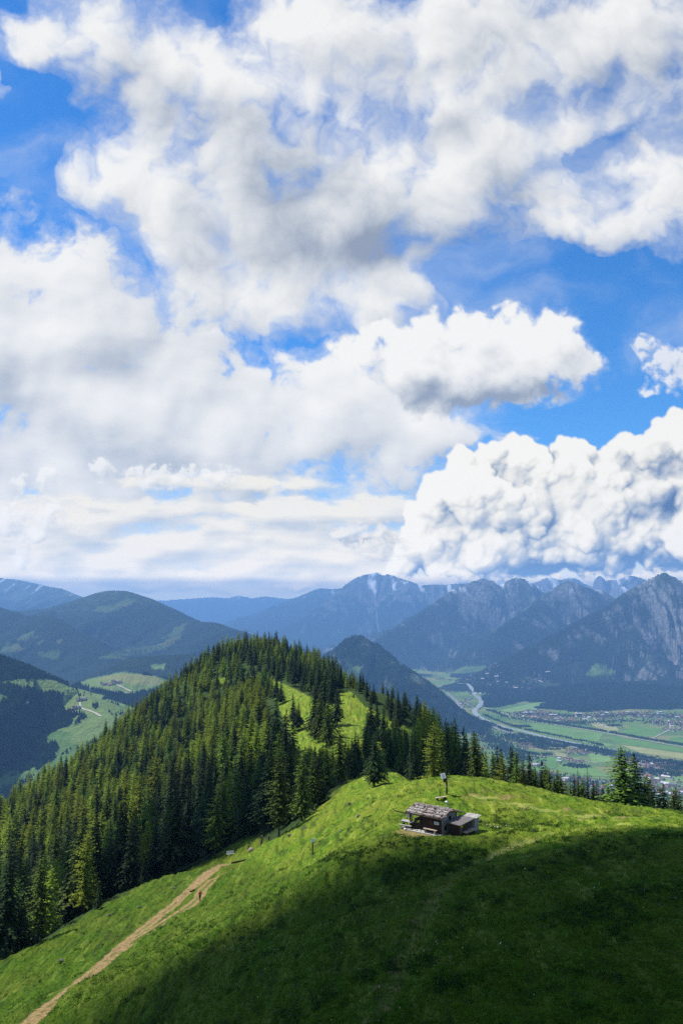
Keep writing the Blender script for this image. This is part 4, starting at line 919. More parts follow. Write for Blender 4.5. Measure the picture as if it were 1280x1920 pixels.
river = [(846,1293),(862,1296),(881,1299),(894,1306),(902,1315),(898,1324),(889,1334),(897,1344),(921,1355),(946,1364),(978,1371),(1021,1382),(1075,1393),(1130,1403),(1190,1414),(1300,1438)]
ribbon('river', river, [34,40,46,54,52,50,46,44,42,40,40,40,40,40], M_river, 1.6)
ribbon('motorway', [(838,1300),(858,1320),(870,1340),(890,1357),(925,1366),(953,1373),(996,1384),(1046,1394),(1100,1408),(1170,1424),(1250,1446),(1310,1462)], 34, M_road, 2.6)
ribbon('railway', [(905,1326),(950,1340),(1000,1353),(1060,1362),(1130,1374),(1200,1387),(1280,1401),(1340,1411)], 14, M_track, 2.2)
rl = [([(1000,1353),(1040,1347),(1075,1345),(1100,1350),(1130,1362)], 12),([(1079,1346),(1078,1338),(1086,1332)], 14),([(1110,1345),(1125,1358),(1140,1366)], 10),([(1215,1388),(1240,1376),(1255,1366),(1252,1350)], 10),
      ([(985,1424),(1020,1419),(1048,1418),(1080,1424),(1120,1432)], 9),([(1210,1424),(1230,1436),(1250,1446)], 10),([(1060,1458),(1100,1462),(1150,1470),(1200,1478)], 9),([(870,1310),(905,1313),(950,1318),(1000,1316)], 12),([(975,1398),(1000,1404),(1050,1412)], 8)]
for pix, w_ in rl: ribbon('road', pix, w_, M_track, 3.0)
# field parcels
def parcel(poly, col, nm='field'):
    x, y = on_plane(*np.array(poly).T); o_ = bpy.data.meshes.new(nm); zz = far_ground(x, y)(FZ)
    o_.from_pydata([(a, b_, max(c_, 0)+1.0) for a, b_, c_ in zip(x, y, zz)], [], [tuple(range(len(poly)))]); 
    m = NT('crop'); m.bsdf(m.ramp(m.noise(.008, 5, .6, m.pos()), [(.3, tuple(k*.8 for k in col)), (.7, tuple(k*1.2 for k in col))]), .95, .05); o_.materials.append(m.m); tag(link(bpy.data.objects.new(nm, o_)), kind='structure')
G1, G2, G3, G4, Y1 = (.10,.20,.04), (.15,.25,.07), (.07,.14,.035), (.12,.22,.05), (.26,.27,.10)
parcel([(935,1332),(1010,1316),(1030,1318),(1005,1330),(985,1338),(960,1337)], G2); parcel([(1012,1356),(1060,1364),(1130,1376),(1120,1392),(1060,1384),(1020,1378),(985,1366),(985,1360)], G4)
parcel([(1140,1378),(1210,1391),(1285,1404),(1285,1412),(1230,1404),(1150,1394)], G1); parcel([(1160,1396),(1230,1406),(1285,1414),(1285,1424),(1200,1412)], Y1); parcel([(1085,1386),(1150,1396),(1140,1400),(1095,1394)], G2)
parcel([(985,1430),(1020,1420),(1050,1418),(1040,1440),(1000,1448)], G1); parcel([(1050,1432),(1110,1436),(1140,1456),(1090,1456),(1040,1444)], G4); parcel([(1100,1412),(1140,1414),(1150,1428),(1110,1430)], G2); parcel([(1040,1410),(1062,1414),(1060,1420),(1030,1416)], Y1)
parcel([(1180,1360),(1240,1366),(1235,1380),(1190,1382),(1165,1374)], G1); parcel([(1100,1356),(1150,1358),(1160,1370),(1130,1370)], Y1); parcel([(1160,1340),(1200,1342),(1205,1352),(1160,1350)], G2); parcel([(910,1340),(935,1340),(950,1352),(925,1350)], G3); parcel([(1240,1458),(1275,1452),(1285,1470),(1245,1474)], G2)
parcel([(925,1372),(950,1376),(955,1384),(930,1382)], G2); parcel([(1260,1380),(1285,1384),(1285,1398),(1250,1390)], G1)
# houses
def house_mesh(name, L, W, H, Rf, wall, roofm):
    b = MB(); b.box((0, 0, H/2), (L, W, H), mi=0); e = 1.2; b.hexa([(-L/2-e, -W/2-e, H-.6), (L/2+e, -W/2-e, H-.6), (L/2+e, W/2+e, H-.6), (-L/2-e, W/2+e, H-.6), (-L/2-e, -.3, H+Rf), (L/2+e, -.3, H+Rf), (L/2+e, .3, H+Rf), (-L/2-e, .3, H+Rf)], mi=1)
    for k in range(int(L//3)): 
        for zz in (1.6, 4.4): b.box((-L/2+1.8+k*3, -W/2-.05, zz), (1.2, .12, 1.3), mi=2)
    me = bpy.data.meshes.new(name); me.from_pydata(b.v, [], b.f)
    for m in (wall, roofm, M_glass): me.materials.append(m)
    for p_, i_ in zip(me.polygons, b.mi): p_.material_index = i_
    me.update(); return me
roofs = [simple('brown_roof', (.10,.06,.045), (.16,.10,.07), .3), simple('red_roof', (.26,.09,.06), (.34,.13,.09), .3), simple('grey_roof', (.14,.14,.15), (.24,.24,.25), .3), simple('pale_roof', (.45,.45,.45), (.6,.6,.6), .3)]
wall_w = simple('white_render', (.62,.60,.56), (.78,.76,.72), .3); wall_c = simple('cream_render', (.55,.46,.34), (.66,.58,.45), .3)
HM = [house_mesh('house', 15, 12, 6.5, 4, wall_w, roofs[0]), house_mesh('house', 13, 11, 6.5, 4, wall_w, roofs[1]), house_mesh('house', 17, 12, 7, 3.5, wall_c, roofs[2]), house_mesh('house', 14, 12, 6, 4, wall_c, roofs[0]), house_mesh('house', 34, 20, 7, 2.5, wall_w, roofs[3])]
RN = ['brown-roofed white', 'red-roofed white', 'grey-roofed cream', 'brown-roofed cream', 'long pale-roofed']
towns = [  # polygon in view directions on the floor, how many, name
 ([(957,1336),(1010,1330),(1030,1336),(1060,1346),(1100,1348),(1075,1356),(1020,1350),(965,1343)], 150, 'in the village below the dark right-hand wood'),
 ([(1075,1340),(1110,1333),(1190,1333),(1270,1332),(1285,1344),(1200,1348),(1150,1352),(1100,1350)], 170, 'in the long village along the far valley side'),
 ([(1215,1350),(1285,1342),(1285,1374),(1250,1372),(1225,1362)], 90, 'in the village at the right edge of the valley'),
 ([(860,1284),(900,1282),(935,1290),(960,1300),(915,1306),(880,1303),(858,1292)], 120, 'in the farthest village by the river bend'),
 ([(960,1300),(1000,1294),(1035,1290),(1030,1296),(985,1303),(965,1304)], 60, 'in the far village under the dark wood'),
 ([(858,1312),(885,1308),(892,1330),(880,1336),(862,1326)], 34, 'beside the river bend'),
 ([(970,1394),(995,1394),(1005,1402),(985,1406),(972,1402)], 22, 'in the hamlet beside the motorway'),
 ([(1055,1408),(1095,1406),(1115,1412),(1090,1416),(1058,1414)], 22, 'in the hamlet among the valley fields'),
 ([(1040,1420),(1095,1426),(1095,1432),(1050,1430)], 16, 'in the lower hamlet between green fields'),
 ([(990,1430),(1020,1432),(1020,1440),(1000,1440)], 10, 'near the forest edge below the crest'),
 ([(1170,1420),(1210,1424),(1270,1436),(1285,1448),(1230,1446),(1180,1436)], 60, 'in the town south of the river at right'),
 ([(1195,1452),(1250,1450),(1285,1475),(1285,1500),(1220,1490),(1190,1470)], 90, 'in the nearest town seen between the crest trees'),
 ([(1020,1450),(1080,1458),(1190,1470),(1230,1492),(1230,1505),(1130,1498),(1040,1480),(1000,1462)], 120, 'in the near village behind the crest trees'),
]
HS = []
rh = np.random.default_rng(12)
for ti, (poly, n, nm) in enumerate(towns):
    xs, ys = on_plane(*np.array(poly).T); c_ = 0; tries = 0; bx = (xs.min(), xs.max(), ys.min(), ys.max()); pl_ = list(zip(xs, ys)); acc = []
    while c_ < n and tries < 60:
        X = rh.uniform(bx[0], bx[1], 400); Y = rh.uniform(bx[2], bx[3], 400); ok = inpoly(X, Y, pl_); ok &= rh.random(400) < (.25+1.3*np.clip(.35+fbm(X/130, Y/130, 3, 700), 0, 1)); tries += 1
        for x, y in zip(X[ok], Y[ok]):
            if all((x-a)**2+(y-b_)**2 > 20**2 for a, b_ in acc): acc.append((x, y)); c_ += 1
            if c_ >= n: break
    for x, y in acc: HS.append((x, y, rh.choice([0, 0, 1, 2, 3, 3, 4], p=[.2,.15,.15,.15,.15,.12,.08]), rh.uniform(0, 3.14), rh.uniform(.85, 1.35), ti))
# a few farms in the side valley on the left
farms = [((145,1330),3.0,3),((205,1284),4.6,6),((222,1280),4.65,4),((136,1336),2.9,2),((50,1338),2.9,1),((70,1381),2.7,1),((185,1266),4.75,1),((155,1314),3.3,3)]
HSx = np.array([h[0] for h in HS]); HSy = np.array([h[1] for h in HS]); HSz = far_ground(HSx, HSy)(FZ); dist = np.hypot(HSx, HSy)
hpx, hpy = proj(HSx, HSy, HSz)
rank = dist/np.array([h[4]*(1.6 if h[2] == 4 else 1) for h in HS]); rank[(hpx < 0) | (hpx > 1280)] = 1e9
keepi = set(np.argsort(rank)[:270]); V_, F_, MI = [], [], []
for i, (x, y, k, rz, s_, ti) in enumerate(HS):
    if i in keepi:
        o = link(bpy.data.objects.new('house', HM[k])); o.location = (x, y, HSz[i]-.5); o.rotation_euler = (0, 0, rz); o.scale = (s_,)*3; tag(o, f'{RN[k]} house {towns[ti][2]}', 'house', f'{RN[k]} houses {towns[ti][2]}')
    else:
        me = HM[k]; base_ = len(V_); c, s = math.cos(rz)*s_, math.sin(rz)*s_
        V_ += [(x+v.co.x*c-v.co.y*s, y+v.co.x*s+v.co.y*c, HSz[i]-.5+v.co.z*s_) for v in me.vertices]
        F_ += [tuple(base_+j for j in p_.vertices) for p_ in me.polygons]; mo_ = {0:(0,2),1:(0,3),2:(1,4),3:(1,2),4:(0,5)}[k]; MI += [(mo_+(6,))[p_.material_index] for p_ in me.polygons]
me = bpy.data.meshes.new('far_houses'); me.from_pydata(V_, [], F_)
for m in (wall_w, wall_c, *roofs, M_glass): me.materials.append(m)
me.polygons.foreach_set('material_index', np.array(MI, np.int32)); me.update()
tag(link(bpy.data.objects.new('far_houses', me)), 'crowd of tiny houses of the farther valley villages', 'houses', kind='stuff')
n_f = 0
for (px, py), dk, n in farms:
    for j in range(n):
        p = at(px+rh.uniform(-7, 7)*(n > 1), py+rh.uniform(-2, 2)*(n > 1), dk*1000); z = far_ground(np.array([p[0]]), np.array([p[1]]))(FZ)[0]
        # slide along the view ray until it meets the ground
        best = None
        for dd in np.arange(1800, 6500, 20.):
            q_ = at(px+(j-n/2)*5*(n > 1), py+(j % 2)*2, dd)
            if q_[2] <= far_ground(np.array([q_[0]]), np.array([q_[1]]))(FZ)[0]: best = q_; break
        if best is None: continue
        k = j % 4; o = link(bpy.data.objects.new('farmhouse', HM[[0, 3, 2, 1][k]])); o.location = (best[0], best[1], far_ground(best[:1], best[1:2])(FZ)[0]-.6); o.rotation_euler = (0, 0, rh.uniform(0, 3)); o.scale = (1.1,)*3; n_f += 1
        where = {145:'at the bend of the side valley road',205:'on the pale green hill top',222:'on the right shoulder of the pale green hill',136:'just below the side valley road bend',50:'alone on the meadow at the far left',70:'at the end of the pale lane low at the left',185:'alone on the left ridge of the pale hill',155:'under the upper meadow of the side valley'}[px]
        tag(o, f'{RN[[0, 3, 2, 1][k]]} farmhouse {where}', 'farmhouse', f'farmhouses {where}' if n > 1 else None)
print('houses', len(HS), 'farms', n_f)
# lanes in the side valley (laid on the slope)
def lane(pix, w_, d0=1800, d1=6500):
    pts = []
    for px, py in pix:
        for dd in np.arange(d0, d1, 12.):
            q_ = at(px, py, dd)
            if q_[2] <= far_ground(q_[:1], q_[1:2])(FZ)[0]:
                if not pts or math.hypot(*(pts[-1]-q_[:2])) < 420: pts.append(q_[:2])
                break
    if len(pts) < 3: return
    pts = spline(pts, 14); d = np.gradient(pts, axis=0); nr = np.stack([-d[:, 1], d[:, 0]], 1); nr /= np.linalg.norm(nr, axis=1, keepdims=True)+1e-9
    a = pts+nr*w_/2; b_ = pts-nr*w_/2; za = far_ground(a[:, 0], a[:, 1])(FZ)+2.0; zb = far_ground(b_[:, 0], b_[:, 1])(FZ)+2.0; n = len(pts); i = np.arange(n-1)
    o = link(bpy.data.objects.new('lane', np_mesh('lane', np.concatenate([np.c_[a, za], np.c_[b_, zb]]), np.stack([i, i+n, i+n+1, i+1], 1), [M_track], True))); tag(o, kind='structure')
lane([(150,1318),(153,1328),(170,1336),(190,1346)], 7); lane([(218,1284),(232,1291),(246,1299)], 8); lane([(200,1296),(225,1301),(240,1300)], 6)
# ---- woods too far off to count: small trees strewn over every wooded slope
def strew(n, r0, r1, a0, a1, cond, seed, hgt_, wid):
    r = np.random.default_rng(seed); rr_ = np.sqrt(r.uniform(r0**2, r1**2, n)); aa = r.uniform(a0, a1, n); x = rr_*np.sin(aa); y = rr_*np.cos(aa); g = far_ground(x, y); k = cond(x, y, g); x, y = x[k], y[k]; z = far_ground(x, y)(FZ)
    h = hgt_*r.uniform(.6, 1.3, len(x)); w_ = wid*r.uniform(.7, 1.3, len(x)); return x, y, z, h, w_
pxf = lambda x, y: 640+F*x/y
S_ = []
S_.append(strew(150000, 1550, 5600, R(-24), R(-9), lambda x, y, g: (g(mead) < .3) & (g(FZ) > 200), 1, 17, 5.2))
S_.append(strew(6000, 1550, 4600, R(-24), R(-13), lambda x, y, g: (g(mead) > .5) & (fbm(x/120, y/120, 3, 5) > .28), 2, 13, 6))
S_.append(strew(60000, 5600, 7600, R(-4), R(13), lambda x, y, g: (g(FZ) > 12) & (g(mead) < .4) & (fbm(x/170, y/110, 4, 9) > -.12), 3, 20, 7))
def belt(pix, wid_, n, seed, h=13, w_=9):
    x, y = on_plane(*np.array(pix).T); pts = spline(np.stack([x, y], 1), 12); r = np.random.default_rng(seed); t = r.uniform(0, len(pts)-1.001, n); i = t.astype(int); u = (t-i)[:, None]; p = pts[i]*(1-u)+pts[i+1]*u; p = p+r.normal(0, 1, (n, 2))*wid_; p = p[fbm(p[:, 0]/140, p[:, 1]/140, 3, seed) > -.32]
    return p[:, 0], p[:, 1], far_ground(p[:, 0], p[:, 1])(FZ), h*r.uniform(.6, 1.3, len(p)), w_*r.uniform(.7, 1.4, len(p))
S_.append(belt([(1010,1351),(1060,1360),(1130,1371),(1200,1384),(1280,1397),(1330,1405)], 12, 1500, 11))
S_.append(belt([(905,1352),(946,1368),(985,1380),(1030,1388),(1080,1398)], 14, 900, 12)); S_.append(belt([(905,1340),(950,1358),(1000,1371),(1075,1386),(1130,1398)], 10, 700, 13))
S_.append(belt([(960,1380),(985,1388),(1000,1392),(1020,1394)], 55, 1800, 14)); S_.append(belt([(1020,1402),(1075,1400),(1120,1408),(1180,1420),(1290,1446)], 42, 3600, 15)); S_.append(belt([(1150,1412),(1220,1426),(1290,1436)], 45, 2400, 20))
S_.append(belt([(975,1410),(1010,1415),(1030,1416)], 16, 400, 16)); S_.append(belt([(1060,1434),(1080,1437),(1092,1438)], 22, 400, 17)); S_.append(belt([(1145,1361),(1165,1362)], 22, 260, 18)); S_.append(belt([(968,1362),(990,1363)], 18, 240, 19))
S_.append(belt([(1205,1446),(1235,1449),(1258,1452)], 40, 900, 21)); S_.append(belt([(870,1344),(900,1372),(940,1400),(985,1424)], 60, 2600, 22)); S_.append(belt([(960,1345),(1010,1352),(1060,1357),(1110,1354),(1200,1352),(1285,1362)], 55, 900, 23)); S_.append(belt([(965,1338),(1040,1342),(1120,1343),(1200,1341),(1285,1345)], 80, 1100, 24))
S_.append(belt([(900,1330),(925,1334),(945,1344)], 14, 240, 25)); S_.append(belt([(1000,1455),(1060,1462),(1140,1478),(1230,1490)], 70, 900, 26)); S_.append(belt([(870,1288),(910,1297),(950,1296),(1000,1298)], 90, 900, 27))
r_e = np.random.default_rng(6)
vf = strew(60000, 6800, 9400, R(9), R(23), lambda x, y, g: (g(mead) < .5) & (g(FZ) < 400), 4, 20, 9); S_.append(vf)
X, Y, Z, Hh, Ww = [np.concatenate([s[k] for s in S_]) for k in range(5)]
n = len(X); print('far trees', n); ns = 5
ang = r_e.uniform(0, 6.28, n); V = np.zeros((n, ns+2, 3), np.float32)
for j in range(ns):
    a = ang+j*2*math.pi/ns; k = r_e.uniform(.75, 1.2, n); V[:, j, 0] = X+Ww*.5*np.cos(a)*k; V[:, j, 1] = Y+Ww*.5*np.sin(a)*k; V[:, j, 2] = Z+Hh*.18
V[:, ns, 0] = X; V[:, ns, 1] = Y; V[:, ns, 2] = Z+Hh; V[:, ns+1, 0] = X; V[:, ns+1, 1] = Y; V[:, ns+1, 2] = Z-1
Fc = []
for j in range(ns): Fc += [(j, (j+1) % ns, ns), ((j+1) % ns, j, ns+1)]
Fc = (np.array(Fc)[None]+(np.arange(n)*(ns+2))[:, None, None]).reshape(-1, 3)
fm2 = NT('far_trees'); fp2 = fm2.pos(); fm2.bsdf(fm2.ramp(fm2.noise(.02, 4, .7, fp2), [(.3, (.006,.018,.009)), (.52, (.024,.050,.018)), (.7, (.07,.11,.035))]), .95, .05)
tag(link(bpy.data.objects.new('far_woods', np_mesh('far_woods', V.reshape(-1, 3), Fc, [fm2.m], False))), 'dark woods and tree belts covering the side valley and the valley floor', 'woods', kind='stuff')
# ------------------------------------------------------------------ grass tufts and low shrubs on the near slope
def tufts(n, d0, d1, seed, hgt_, nbl, width, cond, spread=.16, nrm=1.0):
    r = np.random.default_rng(seed); u = r.random(n); d = 1/(1/d0-(1/d0-1/d1)*u) if True else 0     # denser close by
    a = r.uniform(R(-25), R(25), n); x = d*np.sin(a); y = d*np.cos(a); k = cond(x, y); x, y = x[k], y[k]; z = ground_z(x, y); n = len(x)
    s = hgt_*r.uniform(.5, 1.35, n)*(1+.5*fbm(x/3, y/3, 3, seed)); 
    ba = r.uniform(0, 6.283, (n, nbl)); br = spread*np.sqrt(r.random((n, nbl)))*(s/hgt_)[:, None]; hx = x[:, None]+br*np.cos(ba); hy = y[:, None]+br*np.sin(ba)
    oa = ba+r.normal(0, .6, (n, nbl)); L = s[:, None]*r.uniform(.6, 1.15, (n, nbl)); w_ = width*r.uniform(.7, 1.3, (n, nbl)); lean = r.uniform(.15, .75, (n, nbl))
    bz = np.broadcast_to(z[:, None], hx.shape)-.04
    fa = r.uniform(0, 3.14, (n, nbl))
    A_ = np.stack([hx-w_*np.cos(fa), hy-w_*np.sin(fa), bz], -1); B_ = np.stack([hx+w_*np.cos(fa), hy+w_*np.sin(fa), bz], -1); T_ = np.stack([hx+L*lean*np.cos(oa), hy+L*lean*np.sin(oa), bz+L], -1)
    V = np.stack([A_, B_, T_], 2).reshape(-1, 3); return V
def not_bare(x, y):
    dt, _ = polydist(x, y, track); dt2, _ = polydist(x, y, track2); dp, _ = polydist(x, y, path); dq, _ = polydist(x, y, path2); h_ = np.hypot((x-HUT[0]-.2)/1.25, y-HUT[1]-1.6)
    cp_ = 640+F*x/y; r = np.random.default_rng(3).random(x.size)
    return (dt > 1.5) & (dt2 > 1.15) & ((dp > .9) | (r > .88) | ((y < 88) & (r > .35))) & ((dq > 1.0) | (r > .7)) & (h_ > 3.4) & (y < np.interp(cp_, edge_px, edge_d)+6)
gb = NT('grass_blades'); gpp = gb.pos(); a1 = gb.noise(.35, 4, .6, gpp); a2 = gb.noise(9, 3, .6, gpp)
gcol = gb.ramp(a1, [(.32, (.06,.15,.010)), (.5, (.15,.29,.018)), (.66, (.27,.38,.03)), (.8, (.40,.42,.07))]); gcol = gb.mix(gb.ramp(a2, [(.3, .5), (.6, 0)]), gcol, (.035,.09,.01,1)); gcol = gb.mix(gb.attr('grazed'), gb.mix(1.0, gcol, (.52,.62,.55,1), 'MULTIPLY'), gcol)  # blades take the same painted shade on the lower slope
bb = gb.n('BsdfPrincipled', {'Base Color': gcol, 'Roughness': .8, 'Specular IOR Level': .1}); tt = gb.n('BsdfTranslucent', {'Color': gcol}); mm = gb.n('MixShader', {0: .35, 1: bb.outputs[0], 2: tt.outputs[0]}); gb.t.links.new(mm.outputs[0], gb.out.inputs[0])
V = np.concatenate([tufts(90000, 38, 240, 1, .20, 7, .022, not_bare, .14), tufts(9000, 38, 200, 2, .38, 11, .03, lambda x, y: not_bare(x, y) & (fbm(x/5, y/5, 3, 44) > .12), .22)])
gme = np_mesh('grass', V, np.arange(len(V)).reshape(-1, 3), [gb.m]); add_attr(gme, 'grazed', sstep(-6, 14, V[:, 1]-np.interp(V[:, 0], [-60,-30,-12,0,10,30,60], [330,200,140,100,84,70,60])+8*fbm(V[:, 0]/14, V[:, 1]/14, 3, 61)))  # grazed: the same mask of painted sunlight, for the blades
tag(link(bpy.data.objects.new('grass', gme)), 'tufted green alpine grass over the near slopes', 'grass', kind='stuff')
sb = NT('shrub_leaves'); sb.bsdf(sb.ramp(sb.noise(2.5, 4, .7, sb.pos()), [(.3, (.012,.032,.006)), (.55, (.035,.08,.012)), (.75, (.09,.13,.03))]), .9, .1)
def shrubs(n, seed, cond, d0=50, d1=150):
    r = np.random.default_rng(seed); u = r.random(n); d = 1/(1/d0-(1/d0-1/d1)*u); a = r.uniform(R(-24), R(24), n); x = d*np.sin(a); y = d*np.cos(a); k = cond(x, y); x, y = x[k], y[k]; z = ground_z(x, y); n = len(x); s = r.uniform(.22, .55, n); nl = 46
    th = r.uniform(0, 6.283, (n, nl)); ph = np.arccos(r.uniform(-.1, 1, (n, nl))); rd = s[:, None]*r.uniform(.55, 1.0, (n, nl)); c = np.stack([x[:, None]+rd*np.sin(ph)*np.cos(th)*1.2, y[:, None]+rd*np.sin(ph)*np.sin(th)*1.2, z[:, None]+rd*np.cos(ph)*.8], -1)
    e = r.normal(0, .055, (n, nl, 3, 3)); return (c[:, :, None, :]+e).reshape(-1, 3)
def sh_c(x, y):
    cpx_, cpy_ = proj(x, y, ground_z(x, y)); m = inpoly(cpx_, cpy_, [(735,1575),(790,1572),(900,1588),(920,1600),(850,1640),(760,1660),(690,1640),(720,1600)]) | inpoly(cpx_, cpy_, [(900,1525),(1000,1530),(1060,1548),(1000,1562),(930,1566),(893,1545)]) | inpoly(cpx_, cpy_, [(600,1600),(680,1590),(700,1610),(650,1625)])
    m2 = fbm(x/7, y/7, 3, 88) > .16
    return not_bare(x, y) & ((m & (fbm(x/2, y/2, 3, 8) > -.2)) | (m2 & (np.random.default_rng(1).random(x.size) < .35)))
V = shrubs(16000, 5, sh_c)
tag(link(bpy.data.objects.new('low_shrubs', np_mesh('low_shrubs', V, np.arange(len(V)).reshape(-1, 3), [sb.m]))), 'dark low heath shrubs among the grass below the hut', 'shrubs', kind='stuff')

# white and yellow flowers and pale seed heads sprinkled in the grass
r = np.random.default_rng(31); n = 2000; u = r.random(n); d = 1/(1/48-(1/48-1/170)*u); a = r.uniform(R(-23), R(23), n); x = d*np.sin(a); y = d*np.cos(a)
k = not_bare(x, y) & (fbm(x/6, y/6, 3, 66) > .05); x, y = x[k], y[k]
hx_, hy_ = [np.array(v_) for v_ in zip(*[hit(px_, py_)[:2] for px_, py_ in [(905,1540),(918,1546),(932,1552),(925,1548),(912,1543),(940,1556),(928,1545)]])]
x = np.concatenate([x, np.repeat(hx_, 26)+r.normal(0, .7, 26*len(hx_))]); y = np.concatenate([y, np.repeat(hy_, 26)+r.normal(0, .7, 26*len(hx_))]); z = ground_z(x, y)+r.uniform(.12, .32, len(x)); n = len(x)
e = r.normal(0, .035, (n, 3, 3)); V = (np.stack([x, y, z], -1)[:, None]+e).reshape(-1, 3)
fl_m = NT('petals'); fl_m.bsdf(fl_m.ramp(fl_m.noise(.6, 2, .5, fl_m.pos()), [(.45, (.75,.75,.68)), (.55, (.75,.65,.12))]), .8, .1)
tag(link(bpy.data.objects.new('wild_flowers', np_mesh('wild_flowers', V, np.arange(len(V)).reshape(-1, 3), [fl_m.m]))), 'tiny white and yellow flowers sprinkled in the grass', 'flowers', kind='stuff')
# ------------------------------------------------------------------ clouds: thickness and light of every cloud layer, worked out on a grid of sky directions
CST = 1.7
cx_ = np.arange(-500, 1781, CST); cyv = np.arange(-450, 1240, CST)
CX, CY = np.meshgrid(cx_, cyv)
_fx = np.fft.fftfreq(CX.shape[1], CST)[None, :]; _fy = np.fft.fftfreq(CX.shape[0], CST)[:, None]
def blur(a, s):
    return np.fft.ifft2(np.fft.fft2(a)*np.exp(-2*(math.pi*s)**2*(_fx**2+_fy**2))).real
def blobs(X, Y, lst):
    f = np.zeros_like(X)
    for b in lst:
        x0, y0, rx, ry = b[:4]; an = math.radians(b[4]) if len(b) > 4 else 0; s_ = b[5] if len(b) > 5 else 1.0
        dx, dy = X-x0, Y-y0; u = dx*math.cos(an)+dy*math.sin(an); v = -dx*math.sin(an)+dy*math.cos(an)
        f = f+s_*np.exp(-1.0*((u/rx)**2+(v/ry)**2))
    return f
def over(dst, col, al):
    rgb, a = dst; al3 = al[..., None]
    return rgb*(1-al3)+col*al3, a*(1-al)+al
def lerp3(t, stops):
    ts = [s[0] for s in stops]; return np.stack([np.interp(t, ts, [s[1][k] for s in stops]) for k in range(3)], -1)
def s2l(c): c = np.asarray(c, float)/255; return np.where(c <= .04045, c/12.92, ((c+.055)/1.055)**2.4)
W1 = fbm(CX/210, CY/210, 5, 401); W2 = fbm(CX/210+50, CY/210, 5, 402); W3 = fbm(CX/60, CY/60, 4, 403); W4 = fbm(CX/60, CY/60+30, 4, 404)
def billow(X, Y, sc, o, seed):
    s_ = np.zeros_like(X); a = 1.; n = 0
    for i in range(o):
        s_ += a*np.abs(gnoise(X/sc+13.1*i, Y/sc+5.7*i, seed+i))*2; n += a; a *= .52; sc /= 2.05
    return s_/n
def layer(lst, thr=.45, amp=.9, soft=.22, scale=150, seed=1, warp=40, det=6, gain=.56, stretch=1.0, puff=0.0):
    X = CX+warp*W1+warp*.35*W3; Y = CY+warp*W2*(.5 if stretch > 1.5 else 1)+warp*.35*W4
    f = blobs(X, Y, lst)
    n = fbm(X/(scale*stretch), Y/scale, det, seed, gain)
    if puff: n = n+puff*(billow(X, Y, scale*.8, 5, seed+50)-.35)
    f = 1.15*(1-np.exp(-1.15*np.maximum(f, 0)))-.35*np.maximum(-f, 0)
    edge = sstep(.10, .34, f)
    cov = f-thr+amp*n*1.55*(.25+.75*edge)-(1-edge)*.5
    wisp = sstep(-soft*.55, soft*.25, cov)*.38*(.5+.5*sstep(-.3, .4, fbm(CX/26, CY/22, 5, seed+90, .62)))
    return cov, np.maximum(sstep(-soft*.1, soft*1.25, cov+.10*soft*W3), wisp*edge)
def light(cov, sx=-.6, sy=-.8, d1=60, d2=18, k1=1.0, k2=.6, cap=1.2):
    """sun side brighter: thickness here against thickness a step towards the sun"""
    h = np.clip(cov, 0, cap); out = np.zeros_like(h)
    for dd, kk in ((d1, k1), (d2, k2)):
        hb = blur(h, dd*.35); nx_, ny_ = int(round(sx*dd/CST)), int(round(sy*dd/CST))
        out += kk*(hb-np.roll(hb, (-ny_, -nx_), (0, 1)))
    return out
rgb = np.zeros(CX.shape+(3,)); al = np.zeros_like(CX); C_ = (rgb, al)
CORE = [(0,(150,160,178)),(.3,(190,197,206)),(.55,(222,225,228)),(.8,(242,243,242)),(1,(253,253,250))]
STOP = [(t, s2l(c)) for t, c in CORE]
# thin veil and wisps first
v = fbm(CX/330+W1*.4, CY/170+W2*.4, 6, 500, .58)
veil = sstep(-.1, .75, v+.25*blobs(CX, CY, [(250,700,600,260),(700,300,600,380),(100,950,420,180),(1150,260,300,160)])-.05)*.5
low = sstep(900, 1060, CY)*(1-.6*sstep(600, 800, CX)*(1-sstep(1020, 1080, CY))); veil = np.maximum(veil, low*1.2)
C_ = over(C_, np.broadcast_to(s2l((222,230,240)), rgb.shape), veil*.75)
# --- band on the left, stratiform
cov, a = layer([(60,560,190,100),(150,610,170,90),(-60,640,200,200),(120,790,330,170),(380,800,330,150),(560,790,250,110),(690,800,160,70),(760,815,130,24),(870,824,120,10,0,.8),(300,720,200,60),(-200,700,300,300),(40,490,60,36,20,.8),(0,560,120,60),(520,725,60,40),(30,900,200,90),(-250,1000,300,250)],
   thr=.50, amp=.65, soft=.34, scale=120, seed=510, warp=46, puff=.35)
L = light(cov, d1=80, d2=22, k1=.8, k2=.5)
t_ = .68+.8*L+.28*fbm(CX/150, CY/70, 5, 520)+.22*W1+.06*W3-.12*blobs(CX, CY, [(300,645,170,60),(500,740,80,45),(60,860,220,60),(250,860,280,50),(90,690,120,40)])
C_ = over(C_, lerp3(t_, STOP), a*.97)
# --- low streaks over the far horizon
cov, a = layer([(420,960,420,34),(300,1010,380,46),(640,955,190,22),(150,985,140,42,-14),(480,905,220,16),(560,1040,300,40),(250,1050,280,36),(700,1000,110,40),(90,1040,70,24,-20),(620,1080,260,30),(330,1082,260,22),(480,1098,200,14),(120,1085,160,24)],
   thr=.45, amp=.75, soft=.34, scale=46, seed=530, warp=22, stretch=3.2)
L = light(cov, d1=26, d2=9, k1=.9, k2=.6)
t_ = .80+.9*L+.36*fbm(CX/200+.3*W1, CY/22+.3*W2, 6, 540)+.1*W3
c2 = lerp3(t_, [(0, s2l((140,158,185))), (.4, s2l((190,198,208))), (.7, s2l((226,226,220))), (1, s2l((250,246,232)))])
C_ = over(C_, c2, a*.93)
